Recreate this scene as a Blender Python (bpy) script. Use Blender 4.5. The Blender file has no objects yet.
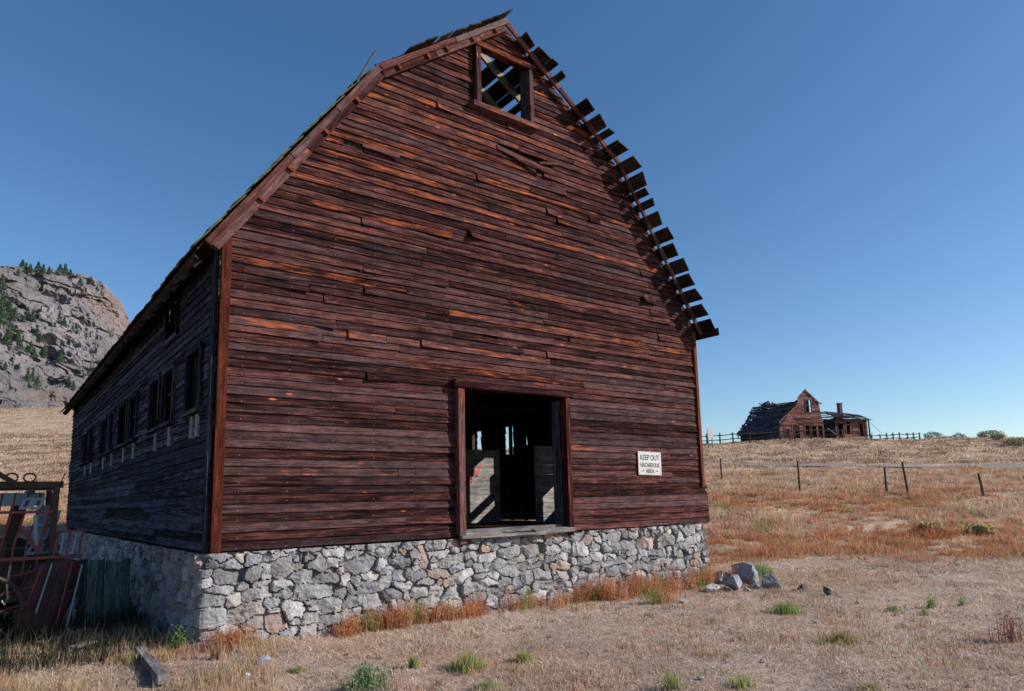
import bpy, math, random
import numpy as np
from mathutils import Vector, Matrix
random.seed(7); rng = np.random.default_rng(7)
C = bpy.context.scene.collection
V = Vector

# ------------------------------------------------------------------ camera / light
CAM = V((-2.21366, -8.95768, 0.5354))
Rr = V((0.79655107, -0.60412456, -0.02323598)); Ru = V((-0.06867329, -0.1285985, 0.98931613)); Rf = V((0.60065828, 0.78644513, 0.14392249))
cd = bpy.data.cameras.new('camera'); cam = bpy.data.objects.new('camera', cd); C.objects.link(cam)
m = Matrix((Rr, Ru, -Rf)).transposed().to_4x4(); m.translation = CAM; cam.matrix_world = m
cd.sensor_width = 36; cd.lens = 36*691.18/1024; cd.shift_y = (399.87-345.5)/1024
cd.clip_start = 0.05; cd.clip_end = 6000
bpy.context.scene.camera = cam

SUN = V((0.64, -0.607, 0.475)).normalized()          # direction towards the sun
ld = bpy.data.lights.new('sun', 'SUN'); ld.energy = 5.0; ld.angle = math.radians(0.5); ld.color = (1.0, 0.935, 0.87)
lo = bpy.data.objects.new('sun', ld); C.objects.link(lo); lo.rotation_euler = SUN.to_track_quat('Z', 'Y').to_euler(); lo.location = (20, -20, 30)
w = bpy.data.worlds.new('World'); bpy.context.scene.world = w; w.use_nodes = True
nt = w.node_tree; bg = nt.nodes['Background']
sky = nt.nodes.new('ShaderNodeTexSky'); sky.sky_type = 'NISHITA'; sky.sun_disc = False
sky.sun_elevation = math.asin(SUN.z); sky.sun_rotation = math.atan2(SUN.x, SUN.y)
sky.altitude = 900; sky.air_density = 1.0; sky.dust_density = 0.9; sky.ozone_density = 2.3
hs = nt.nodes.new('ShaderNodeHueSaturation'); hs.inputs['Saturation'].default_value = 1.2
nt.links.new(sky.outputs[0], hs.inputs['Color']); nt.links.new(hs.outputs[0], bg.inputs[0]); bg.inputs[1].default_value = 0.115
sc = bpy.context.scene
sc.view_settings.view_transform = 'Standard'; sc.view_settings.look = 'None'; sc.view_settings.gamma = 1
sc.view_settings.exposure = 0.33

# ------------------------------------------------------------------ tagging
def tag(o, label=None, cat=None, group=None, kind=None):
    if label: o['label'] = label
    if cat: o['category'] = cat
    if group: o['group'] = group
    if kind: o['kind'] = kind
    return o
def empty(name, loc, rz=0, **k):
    o = bpy.data.objects.new(name, None); C.objects.link(o); o.location = loc; o.rotation_euler = (0, 0, rz); o.empty_display_size = .3
    return tag(o, **k)
def copy_tree(o, parent=None):
    c = o.copy(); C.objects.link(c)
    if parent is not None: c.parent = parent
    for ch in list(o.children): copy_tree(ch, c)
    return c

# ------------------------------------------------------------------ numpy noise
def _h(ix, iy, iz, seed):
    n = (ix.astype(np.int64)*374761393 + iy.astype(np.int64)*668265263 + iz.astype(np.int64)*2147483647 + seed*1274126177) & 0xffffffff
    n = ((n ^ (n >> 13))*1274126177) & 0xffffffff
    n = (n ^ (n >> 16)) & 0xffffffff
    return n/4294967295.0
def vnoise(x, y, z=None, seed=0):
    x = np.asarray(x, float); y = np.asarray(y, float); z = np.zeros_like(x) if z is None else np.asarray(z, float)
    ix, iy, iz = np.floor(x), np.floor(y), np.floor(z); fx, fy, fz = x-ix, y-iy, z-iz
    fx = fx*fx*(3-2*fx); fy = fy*fy*(3-2*fy); fz = fz*fz*(3-2*fz); r = 0
    for a in (0, 1):
        for b in (0, 1):
            for c in (0, 1):
                r = r + _h(ix+a, iy+b, iz+c, seed)*(fx if a else 1-fx)*(fy if b else 1-fy)*(fz if c else 1-fz)
    return r*2-1
def fbm(x, y, z=None, seed=0, o=4):
    r = 0; a = 1; f = 1
    for i in range(o):
        r = r + a*vnoise(np.asarray(x)*f, np.asarray(y)*f, None if z is None else np.asarray(z)*f, seed+i*17); a *= .5; f *= 2.03
    return r
def sstep(a, b, x):
    t = np.clip((x-a)/(b-a), 0, 1); return t*t*(3-2*t)

# ------------------------------------------------------------------ terrain
DU = np.array([0.607, 0.795]); DV = np.array([0.795, -0.607]); CX, CY = CAM.x, CAM.y
def uv(x, y): return (x-CX)*DU[0]+(y-CY)*DU[1], (x-CX)*DV[0]+(y-CY)*DV[1]
def xy(u, v): return CX+u*DU[0]+v*DV[0], CY+u*DU[1]+v*DV[1]
HRu = [-400, 16.5, 19, 22, 26, 30, 40, 50, 56, 62, 68, 75, 82, 88, 95, 105, 130, 300, 1000, 4000]
HRz = [-1.15, -1.1, -1.0, -.72, -.15, .38, 1.35, 2.25, 2.75, 3.35, 4.1, 5.2, 6.25, 6.95, 7.3, 7.4, 7.0, 5, 0, -20]
HLu = [-400, 16.5, 22, 30, 45, 60, 90, 120, 160, 200, 260, 330, 1000, 4000]
HLz = [-1.15, -1.1, -.75, .2, 2.2, 4.5, 9.5, 15, 22, 29.5, 39, 50, 90, 120]
HOUSE = (80.1, 41.4)
def height(x, y, rough=True):
    x = np.asarray(x, float); y = np.asarray(y, float); u, v = uv(x, y)
    hr = np.interp(u, HRu, HRz); hl = np.interp(u, HLu, HLz)
    a = v/np.maximum(u, 5); wl = 1-sstep(-.5, -.05, a)
    h = hr*(1-wl)+hl*wl
    # bank under the barn
    dx = np.maximum(np.maximum(-x, x-9.5), 0); dy = np.maximum(np.maximum(-y, y-17.5), 0); d = np.hypot(dx, dy)
    k = 1-sstep(.5, 6, d); h = h*(1-k)+np.minimum(h, -.95)*k
    dh = np.hypot(x-HOUSE[0]-4, y-HOUSE[1]-3); kh = 1-sstep(8, 16, dh); h = h*(1-kh)+7.2*kh
    if rough:
        h = h + (.020*fbm(x*1.3, y*1.3, seed=3, o=4)+.035*fbm(x*.35, y*.35, seed=4, o=2))*(1-sstep(40, 70, u)) + sstep(16, 30, u)*(1-sstep(70, 100, u))*.12*fbm(x*.4, y*.4, seed=5, o=3) + sstep(60, 90, u)*.25*fbm(x*.09, y*.09, seed=9, o=3)*(1-kh)
    return h
def hz(x, y): return float(height(np.array([x]), np.array([y]))[0])

# ------------------------------------------------------------------ materials
def newmat(name):
    m = bpy.data.materials.new(name); m.use_nodes = True
    return m, m.node_tree, m.node_tree.nodes['Principled BSDF']
def N(nt, t, **k):
    n = nt.nodes.new(t)
    for a, b in k.items(): setattr(n, a, b)
    return n
def mixc(nt, f, a, b, mode='MIX'):
    n = N(nt, 'ShaderNodeMix', data_type='RGBA', blend_type=mode)
    for i, v in ((0, f), (6, a), (7, b)):
        if hasattr(v, 'links'): nt.links.new(v, n.inputs[i])
        elif isinstance(v, (tuple, list)): n.inputs[i].default_value = (*v[:3], 1)
        else: n.inputs[i].default_value = v
    return n.outputs[2]
def math_(nt, op, a, b=None, c=None):
    n = N(nt, 'ShaderNodeMath', operation=op)
    for i, v in enumerate((a, b, c)):
        if v is None: continue
        if hasattr(v, 'links'): nt.links.new(v, n.inputs[i])
        else: n.inputs[i].default_value = v
    return n.outputs[0]
def ramp(nt, f, stops):
    r = N(nt, 'ShaderNodeValToRGB'); e = r.color_ramp.elements
    while len(e) < len(stops): e.new(.5)
    for el, (p, c) in zip(e, stops): el.position = p; el.color = (*c, 1) if len(c) == 3 else c
    nt.links.new(f, r.inputs[0]); return r.outputs[0]
def noise(nt, vec, scale, detail=4, rough=.55, dist=0, four=None):
    n = N(nt, 'ShaderNodeTexNoise'); n.inputs['Scale'].default_value = scale; n.inputs['Detail'].default_value = detail
    n.inputs['Roughness'].default_value = rough; n.inputs['Distortion'].default_value = dist
    if vec is not None: nt.links.new(vec, n.inputs['Vector'])
    return n.outputs[0]
def scaled(nt, vec, s):
    n = N(nt, 'ShaderNodeMapping'); n.inputs['Scale'].default_value = s; nt.links.new(vec, n.inputs[0]); return n.outputs[0]
def bump(nt, h, bsdf, strength=.5, dist=.01):
    n = N(nt, 'ShaderNodeBump'); n.inputs['Strength'].default_value = strength; n.inputs['Distance'].default_value = dist
    nt.links.new(h, n.inputs['Height']); nt.links.new(n.outputs[0], bsdf.inputs['Normal'])

def wood(name, dark, mid, light, hot=None, hot_lo=.62, grey=(.2, .17, .17), greyamt=.5, nails=False, rough=.75, tv=.26, contrast=1.0):
    m, nt, b = newmat(name)
    at = N(nt, 'ShaderNodeAttribute', attribute_name='gr'); g = at.outputs['Vector']
    ti = N(nt, 'ShaderNodeAttribute', attribute_name='tint'); sp = N(nt, 'ShaderNodeSeparateColor'); nt.links.new(ti.outputs['Color'], sp.inputs[0])
    r_, g_, b_ = sp.outputs
    fine = noise(nt, scaled(nt, g, (1.6, 55, 55)), 1, 7, .65, .6)
    mid_ = noise(nt, scaled(nt, g, (.9, 13, 13)), 1, 5, .6, 1.0)
    k = math_(nt, 'ADD', math_(nt, 'MULTIPLY', fine, .55), math_(nt, 'MULTIPLY', mid_, .5))
    k = math_(nt, 'ADD', k, math_(nt, 'MULTIPLY', math_(nt, 'SUBTRACT', r_, .5), tv))
    col = ramp(nt, k, [(.5-.18*contrast, dark), (.51, mid), (.5+.2*contrast, light)])
    # weathered grey film
    gm = noise(nt, scaled(nt, g, (.5, 5, 5)), 1, 5, .7, .5)
    gk = math_(nt, 'MULTIPLY', ramp(nt, math_(nt, 'ADD', gm, math_(nt, 'MULTIPLY', math_(nt, 'SUBTRACT', g_, .5), .5)), [(.45, (0, 0, 0)), (.75, (1, 1, 1))]), greyamt)
    col = mixc(nt, gk, col, grey)
    if hot:
        hm = noise(nt, scaled(nt, g, (1.1, 7, 7)), 1, 4, .6, 1.5)
        hk = ramp(nt, math_(nt, 'ADD', math_(nt, 'ADD', hm, math_(nt, 'MULTIPLY', math_(nt, 'SUBTRACT', b_, .5), .42)), math_(nt, 'MULTIPLY', math_(nt, 'SUBTRACT', fine, .5), .7)), [(hot_lo, (0, 0, 0)), (hot_lo+.22, (.9, .9, .9))])
        col = mixc(nt, hk, col, mixc(nt, ramp(nt, fine, [(.35, (0, 0, 0)), (.65, (1, 1, 1))]), tuple(c*.55 for c in hot), tuple(c*1.5 for c in hot)))
        vo = N(nt, 'ShaderNodeTexVoronoi'); vo.inputs['Scale'].default_value = 1; nt.links.new(scaled(nt, g, (1.4, 5.5, 5.5)), vo.inputs['Vector'])
        kk = ramp(nt, vo.outputs['Distance'], [(.03, (1, 1, 1)), (.09, (0, 0, 0))])
        col = mixc(nt, math_(nt, 'MULTIPLY', kk, .75), col, tuple(c*2.2 for c in hot))
    # drying cracks and a blotchy surface
    cr = noise(nt, scaled(nt, g, (1.3, 85, 85)), 1, 3, .5, .3)
    col = mixc(nt, math_(nt, 'MULTIPLY', ramp(nt, cr, [(.60, (0, 0, 0)), (.66, (1, 1, 1))]), .75), col, tuple(c*.35 for c in dark))
    bl = noise(nt, scaled(nt, g, (5, 16, 16)), 1, 6, .75, .2)
    col = mixc(nt, 1.0, col, ramp(nt, bl, [(.34, (.55,)*3), (.5, (1, 1, 1)), (.68, (1.5,)*3)]), 'MULTIPLY')
    if nails:
        st = noise(nt, scaled(nt, N(nt, 'ShaderNodeNewGeometry').outputs['Position'], (.9, 1, .5)), 1, 6, .7, 1.2)
        col = mixc(nt, 1.0, col, ramp(nt, st, [(.3, (.80,)*3), (.5, (1, 1, 1)), (.72, (1.18, 1.14, 1.12))]), 'MULTIPLY')
        sx = N(nt, 'ShaderNodeSeparateXYZ'); ps = N(nt, 'ShaderNodeNewGeometry').outputs['Position']; nt.links.new(ps, sx.inputs[0])
        ax = math_(nt, 'ABSOLUTE', math_(nt, 'SUBTRACT', math_(nt, 'FRACT', math_(nt, 'DIVIDE', sx.outputs[0], .61)), .5))
        rowz = math_(nt, 'FRACT', math_(nt, 'DIVIDE', sx.outputs[2], .114)); az = math_(nt, 'ABSOLUTE', math_(nt, 'SUBTRACT', rowz, .3))
        dn_ = math_(nt, 'ADD', math_(nt, 'MULTIPLY', ax, .61), math_(nt, 'MULTIPLY', az, .114))
        col = mixc(nt, math_(nt, 'MULTIPLY', math_(nt, 'LESS_THAN', dn_, .007), .6), col, (.30, .24, .24))
    # dark weather stains
    sm = noise(nt, scaled(nt, g, (2.3, 20, 20)), 1, 3, .6, .8)
    col = mixc(nt, math_(nt, 'MULTIPLY', ramp(nt, sm, [(.55, (0, 0, 0)), (.72, (1, 1, 1))]), .6), col, tuple(c*.5 for c in dark))
    nt.links.new(col, b.inputs['Base Color']); b.inputs['Roughness'].default_value = .9; b.inputs['Specular IOR Level'].default_value = .04
    bump(nt, fine, b, .6, .006)
    return m

M = {}
M['siding'] = wood('old_siding', (.005, .0024, .0032), (.033, .0128, .0122), (.112, .045, .038), hot=(.25, .066, .022), hot_lo=.655, grey=(.105, .068, .072), greyamt=.45, tv=.14, contrast=.62, nails=True)
M['side'] = wood('shaded_siding', (.004, .004, .005), (.016, .016, .022), (.085, .085, .115), grey=(.055, .055, .075), greyamt=.5, tv=.17, contrast=.6)  # dark bluish copy of the siding, with the shade put into its colour
M['red_trim'] = wood('red_trim', (.028, .008, .005), (.085, .022, .012), (.16, .048, .026), hot=(.18, .05, .02), hot_lo=.62, grey=(.14, .07, .06), greyamt=.3)
M['brown_trim'] = wood('brown_trim', (.012, .004, .005), (.05, .017, .016), (.12, .045, .038), hot=(.22, .06, .025), hot_lo=.66, grey=(.14, .09, .09), greyamt=.5)
M['rake'] = wood('rake_wood', (.03, .010, .009), (.085, .033, .029), (.16, .08, .07), hot=(.24, .08, .035), hot_lo=.68, grey=(.17, .13, .135), greyamt=.7)
M['dark'] = wood('dark_wood', (.012, .009, .008), (.035, .025, .02), (.08, .06, .045), grey=(.10, .085, .07), greyamt=.4)
M['sheath'] = wood('roof_board', (.010, .007, .006), (.026, .018, .014), (.07, .05, .035), hot=(.08, .055, .015), hot_lo=.68, grey=(.06, .055, .05), greyamt=.3)
M['rafter'] = wood('rafter_wood', (.12, .09, .05), (.26, .21, .13), (.42, .36, .25), grey=(.3, .28, .24), greyamt=.4)
M['grey'] = wood('grey_weathered_wood', (.04, .035, .034), (.13, .115, .11), (.28, .25, .24), grey=(.22, .2, .2), greyamt=.6)
M['white'] = wood('whitewashed_board', (.14, .135, .13), (.27, .255, .245), (.40, .38, .37), grey=(.22, .21, .2), greyamt=.5)
M['house'] = wood('house_siding', (.03, .013, .012), (.115, .05, .042), (.25, .12, .10), hot=(.28, .10, .05), hot_lo=.68, grey=(.17, .12, .12), greyamt=.5, contrast=.7)
M['house_dark'] = wood('house_roof_shade_wood', (.012, .012, .016), (.035, .033, .042), (.11, .105, .125), grey=(.10, .10, .12), greyamt=.5)  # dark roof wood; on the unlit walls the shade is in this colour

def plain(name, c, rough=.6, metal=0, c2=None, sc_=8, bmp=.2):
    m, nt, b = newmat(name); tc = N(nt, 'ShaderNodeTexCoord').outputs['Object']
    n1 = noise(nt, tc, sc_, 6, .65, .4)
    col = ramp(nt, n1, [(.35, c), (.68, c2 or tuple(x*.6 for x in c))])
    nt.links.new(col, b.inputs['Base Color']); b.inputs['Roughness'].default_value = rough; b.inputs['Metallic'].default_value = metal
    bump(nt, n1, b, bmp, .01); return m
M['rust'] = plain('rusty_iron', (.09, .035, .02), .8, .2, (.03, .018, .015), 14)
M['redpaint'] = plain('faded_red_paint', (.24, .035, .035), .6, 0, (.07, .02, .025), 9)
M['bluepaint'] = plain('faded_blue_paint', (.16, .28, .36), .6, 0, (.22, .22, .24), 9)
M['iron'] = plain('dark_iron', (.03, .025, .022), .7, .3, (.07, .035, .02), 12)
M['post'] = plain('weathered_post', (.05, .04, .036), .9, 0, (.10, .08, .07), 12)
M['steel'] = plain('grey_steel', (.3, .3, .31), .5, .5, (.2, .19, .18), 12)
M['wire'] = plain('wire', (.12, .11, .10), .6, .5)
M['brick'] = plain('brick', (.09, .04, .032), .9, 0, (.05, .03, .026), 9)
M['signwhite'] = plain('sign_white', (.52, .52, .51), .6, 0, (.36, .34, .32), 3, .05)
M['signblack'] = plain('sign_ink', (.05, .05, .055), .6, 0, (.09, .09, .09), 20, .0)
M['graffiti'] = plain('red_spray_paint', (.6, .05, .05), .7, 0, (.5, .04, .05), 20, .0)
M['moss'] = plain('mossy_shingle', (.045, .035, .03), .95, 0, (.10, .10, .03), 5, .6)
M['brown_floor'] = plain('barn_floor', (.10, .08, .065), .95, 0, (.05, .04, .035), 3, .4)  # mottled brown floor colour

def vcmat(name, rough=.9, trans=0, nscale=0, bmp=0, spec=.1, vary=.35):
    m, nt, b = newmat(name); a = N(nt, 'ShaderNodeAttribute', attribute_name='col'); col = a.outputs['Color']
    if nscale:
        tc = N(nt, 'ShaderNodeTexCoord').outputs['Object']; n1 = noise(nt, tc, nscale, 8, .7, .3); n2 = noise(nt, tc, nscale*5, 5, .7)
        f = ramp(nt, math_(nt, 'ADD', math_(nt, 'MULTIPLY', n1, .6), math_(nt, 'MULTIPLY', n2, .4)), [(.32, (1-vary,)*3), (.68, (1+vary,)*3)])
        col = mixc(nt, 1.0, col, f, 'MULTIPLY')
        if bmp: bump(nt, math_(nt, 'ADD', n1, math_(nt, 'MULTIPLY', n2, .5)), b, bmp, .5/nscale)
    nt.links.new(col, b.inputs['Base Color']); b.inputs['Roughness'].default_value = rough; b.inputs['Specular IOR Level'].default_value = spec
    if trans:
        t = N(nt, 'ShaderNodeBsdfTranslucent'); nt.links.new(col, t.inputs[0]); mx = N(nt, 'ShaderNodeMixShader'); mx.inputs[0].default_value = trans
        nt.links.new(b.outputs[0], mx.inputs[1]); nt.links.new(t.outputs[0], mx.inputs[2]); nt.links.new(mx.outputs[0], nt.nodes['Material Output'].inputs[0])
    return m
M['grass'] = vcmat('dry_grass', trans=.42)
M['leaf'] = vcmat('leaf', trans=.2)
M['stone'] = vcmat('field_stone', rough=.9, nscale=7, bmp=.7, spec=.2, vary=.38)
M['rock'] = vcmat('mountain_rock', rough=.95, nscale=.09, bmp=.9, vary=.35)

# ------------------------------------------------------------------ mesh builder
class MB:
    def __init__(s): s.v = []; s.f = []; s.g = []; s.t = []
    def add(s, vs, fs, gs, tint):
        n = len(s.v); s.v += [tuple(v) for v in vs]; s.f += [tuple(i+n for i in f) for f in fs]; s.g += gs; s.t += [tint]*len(vs)
    def board(s, p0, p1, wv, tv, tint=None, cut0=0, cut1=0):
        """plank from p0 to p1 (centre line); wv, tv full width / thickness vectors"""
        p0, p1, wv, tv = V(p0), V(p1), V(wv), V(tv); d = (p1-p0); L = d.length; dn = d/L if L else d
        tint = tint or (random.random(), random.random(), random.random()); o = random.uniform(0, 50); oy = random.uniform(0, 20)
        vs, gs = [], []
        for e, (p, c) in enumerate(((p0, cut0), (p1, cut1))):
            for a, b in ((-.5, -.5), (.5, -.5), (.5, .5), (-.5, .5)):
                vs.append(p+wv*a+tv*b+dn*(c*a)); gs.append((o+L*e, oy+wv.length*a, oy+tv.length*b))
        s.add(vs, [(0, 3, 2, 1), (4, 5, 6, 7), (0, 1, 5, 4), (1, 2, 6, 5), (2, 3, 7, 6), (3, 0, 4, 7)], gs, tint)
    def box(s, c, size, rz=0, tint=None):
        c = V(c); R = Matrix.Rotation(rz, 3, 'Z'); a = max(range(3), key=lambda i: size[i]); ax = [V((1, 0, 0)), V((0, 1, 0)), V((0, 0, 1))]
        o = [i for i in range(3) if i != a]; h = R@ax[a]*size[a]/2
        s.board(c-h, c+h, R@ax[o[0]]*size[o[0]], R@ax[o[1]]*size[o[1]], tint)
    def tube(s, pts, r, n=8, tint=None, closed=False):
        pts = [V(p) for p in pts]; rs = r if isinstance(r, (list, tuple)) else [r]*len(pts); vs, gs, fs = [], [], []; o = random.uniform(0, 50)
        m_ = len(pts)
        for i, p in enumerate(pts):
            if closed: d = pts[(i+1) % m_]-pts[i-1]
            else: d = pts[min(i+1, m_-1)]-pts[max(i-1, 0)]
            d.normalize(); a = d.cross(V((0, 0, 1)))
            if a.length < .1: a = d.cross(V((1, 0, 0)))
            a.normalize(); b = d.cross(a)
            for k in range(n):
                t = 2*math.pi*k/n; vs.append(p+(a*math.cos(t)+b*math.sin(t))*rs[i]); gs.append((o+i*.2, rs[i]*t, 0))
        for i in range(m_ if closed else m_-1):
            j = (i+1) % m_
            for k in range(n): fs.append((i*n+k, i*n+(k+1) % n, j*n+(k+1) % n, j*n+k))
        if not closed: fs += [tuple(range(n))[::-1], tuple((m_-1)*n+k for k in range(n))]
        s.add(vs, fs, gs, tint or (random.random(), random.random(), random.random()))
    def build(s, name, mat, parent=None, smooth=False, bevel=0):
        me = bpy.data.meshes.new(name); me.from_pydata(s.v, [], s.f); me.update()
        a = me.attributes.new('gr', 'FLOAT_VECTOR', 'POINT'); a.data.foreach_set('vector', np.array(s.g, np.float32).ravel())
        a = me.attributes.new('tint', 'FLOAT_COLOR', 'POINT'); t = np.ones((len(s.v), 4), np.float32); t[:, :3] = np.array(s.t, np.float32); a.data.foreach_set('color', t.ravel())
        me.materials.append(mat); o = bpy.data.objects.new(name, me); C.objects.link(o)
        if smooth: me.polygons.foreach_set('use_smooth', [True]*len(me.polygons))
        if parent: o.parent = parent
        if bevel:
            md = o.modifiers.new('b', 'BEVEL'); md.width = bevel; md.segments = 1
        return o

def npmesh(name, verts, faces, mat, col=None, smooth=False, parent=None):
    verts = np.asarray(verts, np.float32); faces = np.asarray(faces, np.int32); nf, k = faces.shape
    me = bpy.data.meshes.new(name); me.vertices.add(len(verts)); me.vertices.foreach_set('co', verts.ravel())
    me.loops.add(nf*k); me.loops.foreach_set('vertex_index', faces.ravel()); me.polygons.add(nf)
    me.polygons.foreach_set('loop_start', np.arange(nf, dtype=np.int32)*k); me.polygons.foreach_set('loop_total', np.full(nf, k, np.int32))
    me.polygons.foreach_set('use_smooth', np.full(nf, smooth)); me.update(calc_edges=True)
    if col is not None:
        a = me.attributes.new('col', 'FLOAT_COLOR', 'POINT'); c = np.ones((len(verts), 4), np.float32); c[:, :3] = col; a.data.foreach_set('color', c.ravel())
    me.materials.append(mat); o = bpy.data.objects.new(name, me); C.objects.link(o)
    if parent: o.parent = parent
    return o
def gridfaces(nu, nv):
    i = np.arange(nu-1)[:, None]*nv+np.arange(nv-1)[None, :]; i = i.ravel(); return np.stack([i, i+nv, i+nv+1, i+1], 1)

# ------------------------------------------------------------------ ground
def axis(vals, steps):
    out = [vals[0]]
    for (a, b), s in zip(zip(vals[:-1], vals[1:]), steps): n = max(1, int(abs(b-a)/s)); out += list(np.linspace(a, b, n+1)[1:])
    return np.array(out)
Us = axis([-400, -60, -6, 2, 20, 45, 110, 330, 1000, 3500], [80, 9, .5, .09, .25, .8, 5, 40, 400])
Vs = axis([-3500, -900, -250, -60, -14, 14, 60, 250, 900, 3500], [400, 40, 6, 1, .12, .6, 5, 40, 400])
UU, VV = np.meshgrid(Us, Vs, indexing='ij'); GX, GY = xy(UU, VV); GZ = height(GX, GY)
gm, nt, b = newmat('dry_ground')
geo = N(nt, 'ShaderNodeNewGeometry').outputs['Position']
n1 = noise(nt, geo, 1.1, 6, .6, .5); n2 = noise(nt, geo, 14, 8, .75, .3); n3 = noise(nt, geo, .12, 5, .6, .8); n4 = noise(nt, scaled(nt, geo, (60, 60, 60)), 1, 4, .8, 1)
c = ramp(nt, n2, [(.36, (.13, .088, .07)), (.49, (.33, .25, .205)), (.62, (.62, .51, .44))])
c2 = ramp(nt, n4, [(.38, (.13, .085, .06)), (.62, (.62, .49, .38))])
c = mixc(nt, .5, c, c2)
dirt = mixc(nt, .45, ramp(nt, n2, [(.36, (.22, .17, .15)), (.62, (.58, .50, .46))]), c2)
c = mixc(nt, ramp(nt, n1, [(.42, (0, 0, 0)), (.62, (.75, .75, .75))]), c, dirt)
c = mixc(nt, ramp(nt, n3, [(.5, (0, 0, 0)), (.7, (.5, .5, .5))]), c, (.34, .16, .085))
dt = N(nt, 'ShaderNodeVectorMath', operation='DOT_PRODUCT'); nt.links.new(geo, dt.inputs[0]); dt.inputs[1].default_value = (DU[0], DU[1], 0)
fu = math_(nt, 'ADD', math_(nt, 'SUBTRACT', dt.outputs['Value'], CX*DU[0]+CY*DU[1]), math_(nt, 'MULTIPLY', math_(nt, 'SUBTRACT', n1, .5), 9))
mr = N(nt, 'ShaderNodeMapRange'); nt.links.new(fu, mr.inputs[0]); mr.inputs[1].default_value = 16; mr.inputs[2].default_value = 20
fcol = ramp(nt, math_(nt, 'ADD', math_(nt, 'MULTIPLY', noise(nt, geo, 2.2, 8, .75, .5), .6), math_(nt, 'MULTIPLY', noise(nt, geo, .25, 6, .7, .5), .4)), [(.38, (.24, .15, .095)), (.5, (.45, .32, .21)), (.62, (.60, .45, .31))])
c = mixc(nt, math_(nt, 'MULTIPLY', mr.outputs[0], .85), c, fcol)
nt.links.new(c, b.inputs['Base Color']); b.inputs['Roughness'].default_value = 1; b.inputs['Specular IOR Level'].default_value = .05
bump(nt, math_(nt, 'ADD', n2, math_(nt, 'MULTIPLY', n4, .4)), b, .8, .04)
g = npmesh('ground', np.stack([GX, GY, GZ], -1).reshape(-1, 3), gridfaces(len(Us), len(Vs))[:, ::-1], gm, smooth=True)
tag(g, kind='structure')

# road
rm, nt, b = newmat('road_gravel'); geo = N(nt, 'ShaderNodeNewGeometry').outputs['Position']; n1 = noise(nt, geo, 6, 8, .7)
nt.links.new(ramp(nt, n1, [(.3, (.20, .18, .165)), (.7, (.30, .27, .25))]), b.inputs['Base Color']); b.inputs['Roughness'].default_value = 1; b.inputs['Specular IOR Level'].default_value = 0
ctrl = [(1, 150), (4, 100), (8, 76), (18, 61), (35, 47), (60, 34), (120, 20)]
vs = []; rv = np.linspace(1, 120, 240); ru = np.interp(rv, [c[0] for c in ctrl], [c[1] for c in ctrl]); ru = np.convolve(np.pad(ru, 8, 'edge'), np.ones(17)/17, 'valid')
for v_, u_ in zip(rv, ru):
    for k in np.linspace(-1, 1, 7)*(2.6+2.2*float(sstep(22, 34, v_))): x, y = xy(u_+k, v_); vs.append((x, y, 0))
vs = np.array(vs); vs[:, 2] = height(vs[:, 0], vs[:, 1], False)+.05
tag(npmesh('road', vs, gridfaces(240, 7)[:, ::-1], rm, smooth=True), kind='structure')

# ------------------------------------------------------------------ mountain
def build_mountain():
    px = np.concatenate([np.linspace(-420, -60, 140), np.linspace(-59, 185, 520)]); s = (px-512)/691.
    t = np.linspace(-.05, 1.5, 420)
    top = np.interp(px, [-420, -250, -120, -40, 0, 30, 60, 85, 100, 112, 122, 127, 135, 150, 165, 185], [330, 300, 285, 268, 262, 266, 268, 274, 283, 297, 312, 330, 360, 395, 425, 470])
    hor = 500.5+.0235*(512-px)
    S, T = np.meshgrid(s, t, indexing='ij'); TOP = np.repeat(((hor-top)/691)[:, None], len(t), 1)
    TOP = np.maximum(TOP, .05)
    U = 320+T*170 + 25*np.sin(S*9)
    prof = np.interp(T, [-.05, 0, .15, .42, .50, .62, .9, 1.0, 1.12, 1.5], [-.3, 0, .10, .42, .60, .64, .97, 1.0, .985, .75])
    base = .135
    E = base+(TOP-base)*prof
    E = np.where(TOP > base, E, np.minimum(base, TOP)+0*T)
    Z = CAM.z+E*U; Vv = S*U
    X, Y = xy(U, Vv)
    amp = sstep(0.0, .25, T)*sstep(.0, .06, TOP-.12)
    n = fbm(X*.018, Y*.018, Z*.03, seed=21, o=3); r = 1-np.abs(fbm(X*.05, Y*.05, Z*.05, seed=31, o=5)); r2 = 1-np.abs(fbm(X*.15, Y*.15, Z*.13, seed=41, o=4))
    big = fbm(X*.03+Z*.02, Y*.03, Z*.012, seed=51, o=3)
    st = np.floor((Z+10*n)/9)*9 - (Z+10*n)
    dist = amp*(9*n+7*(r-.6)+2.4*(r2-.6)+7*np.round(big*2.5)/2.5)
    X = X-DU[0]*dist; Y = Y-DU[1]*dist; Z = Z+amp*(2.2*(r-.6)+1.0*(r2-.6)+st*.25)*np.where(T > .8, 1-sstep(.8, 1, T)*.6, 1)
    cn = fbm(X*.03, Y*.03, Z*.03, seed=61, o=5)[..., None]; cg = fbm(X*.012, Y*.012, Z*.02, seed=71, o=4)[..., None]
    col = np.array([.205, .190, .195])*(1+.3*cn); grass = np.array([.30, .22, .13]); warm = np.array([.25, .18, .15])
    k = sstep(.1, .6, cg); col = col*(1-k*.6)+warm*k*.6
    kg = (1-sstep(.02, .16, T))[..., None]; col = col*(1-kg)+grass*kg
    return npmesh('mountain', np.stack([X, Y, Z], -1).reshape(-1, 3), gridfaces(len(s), len(t)), M['rock'], np.clip(col, .02, 1).reshape(-1, 3)), (px, t, X, Y, Z)
mt, MG = build_mountain(); tag(mt, kind='structure')

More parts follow.
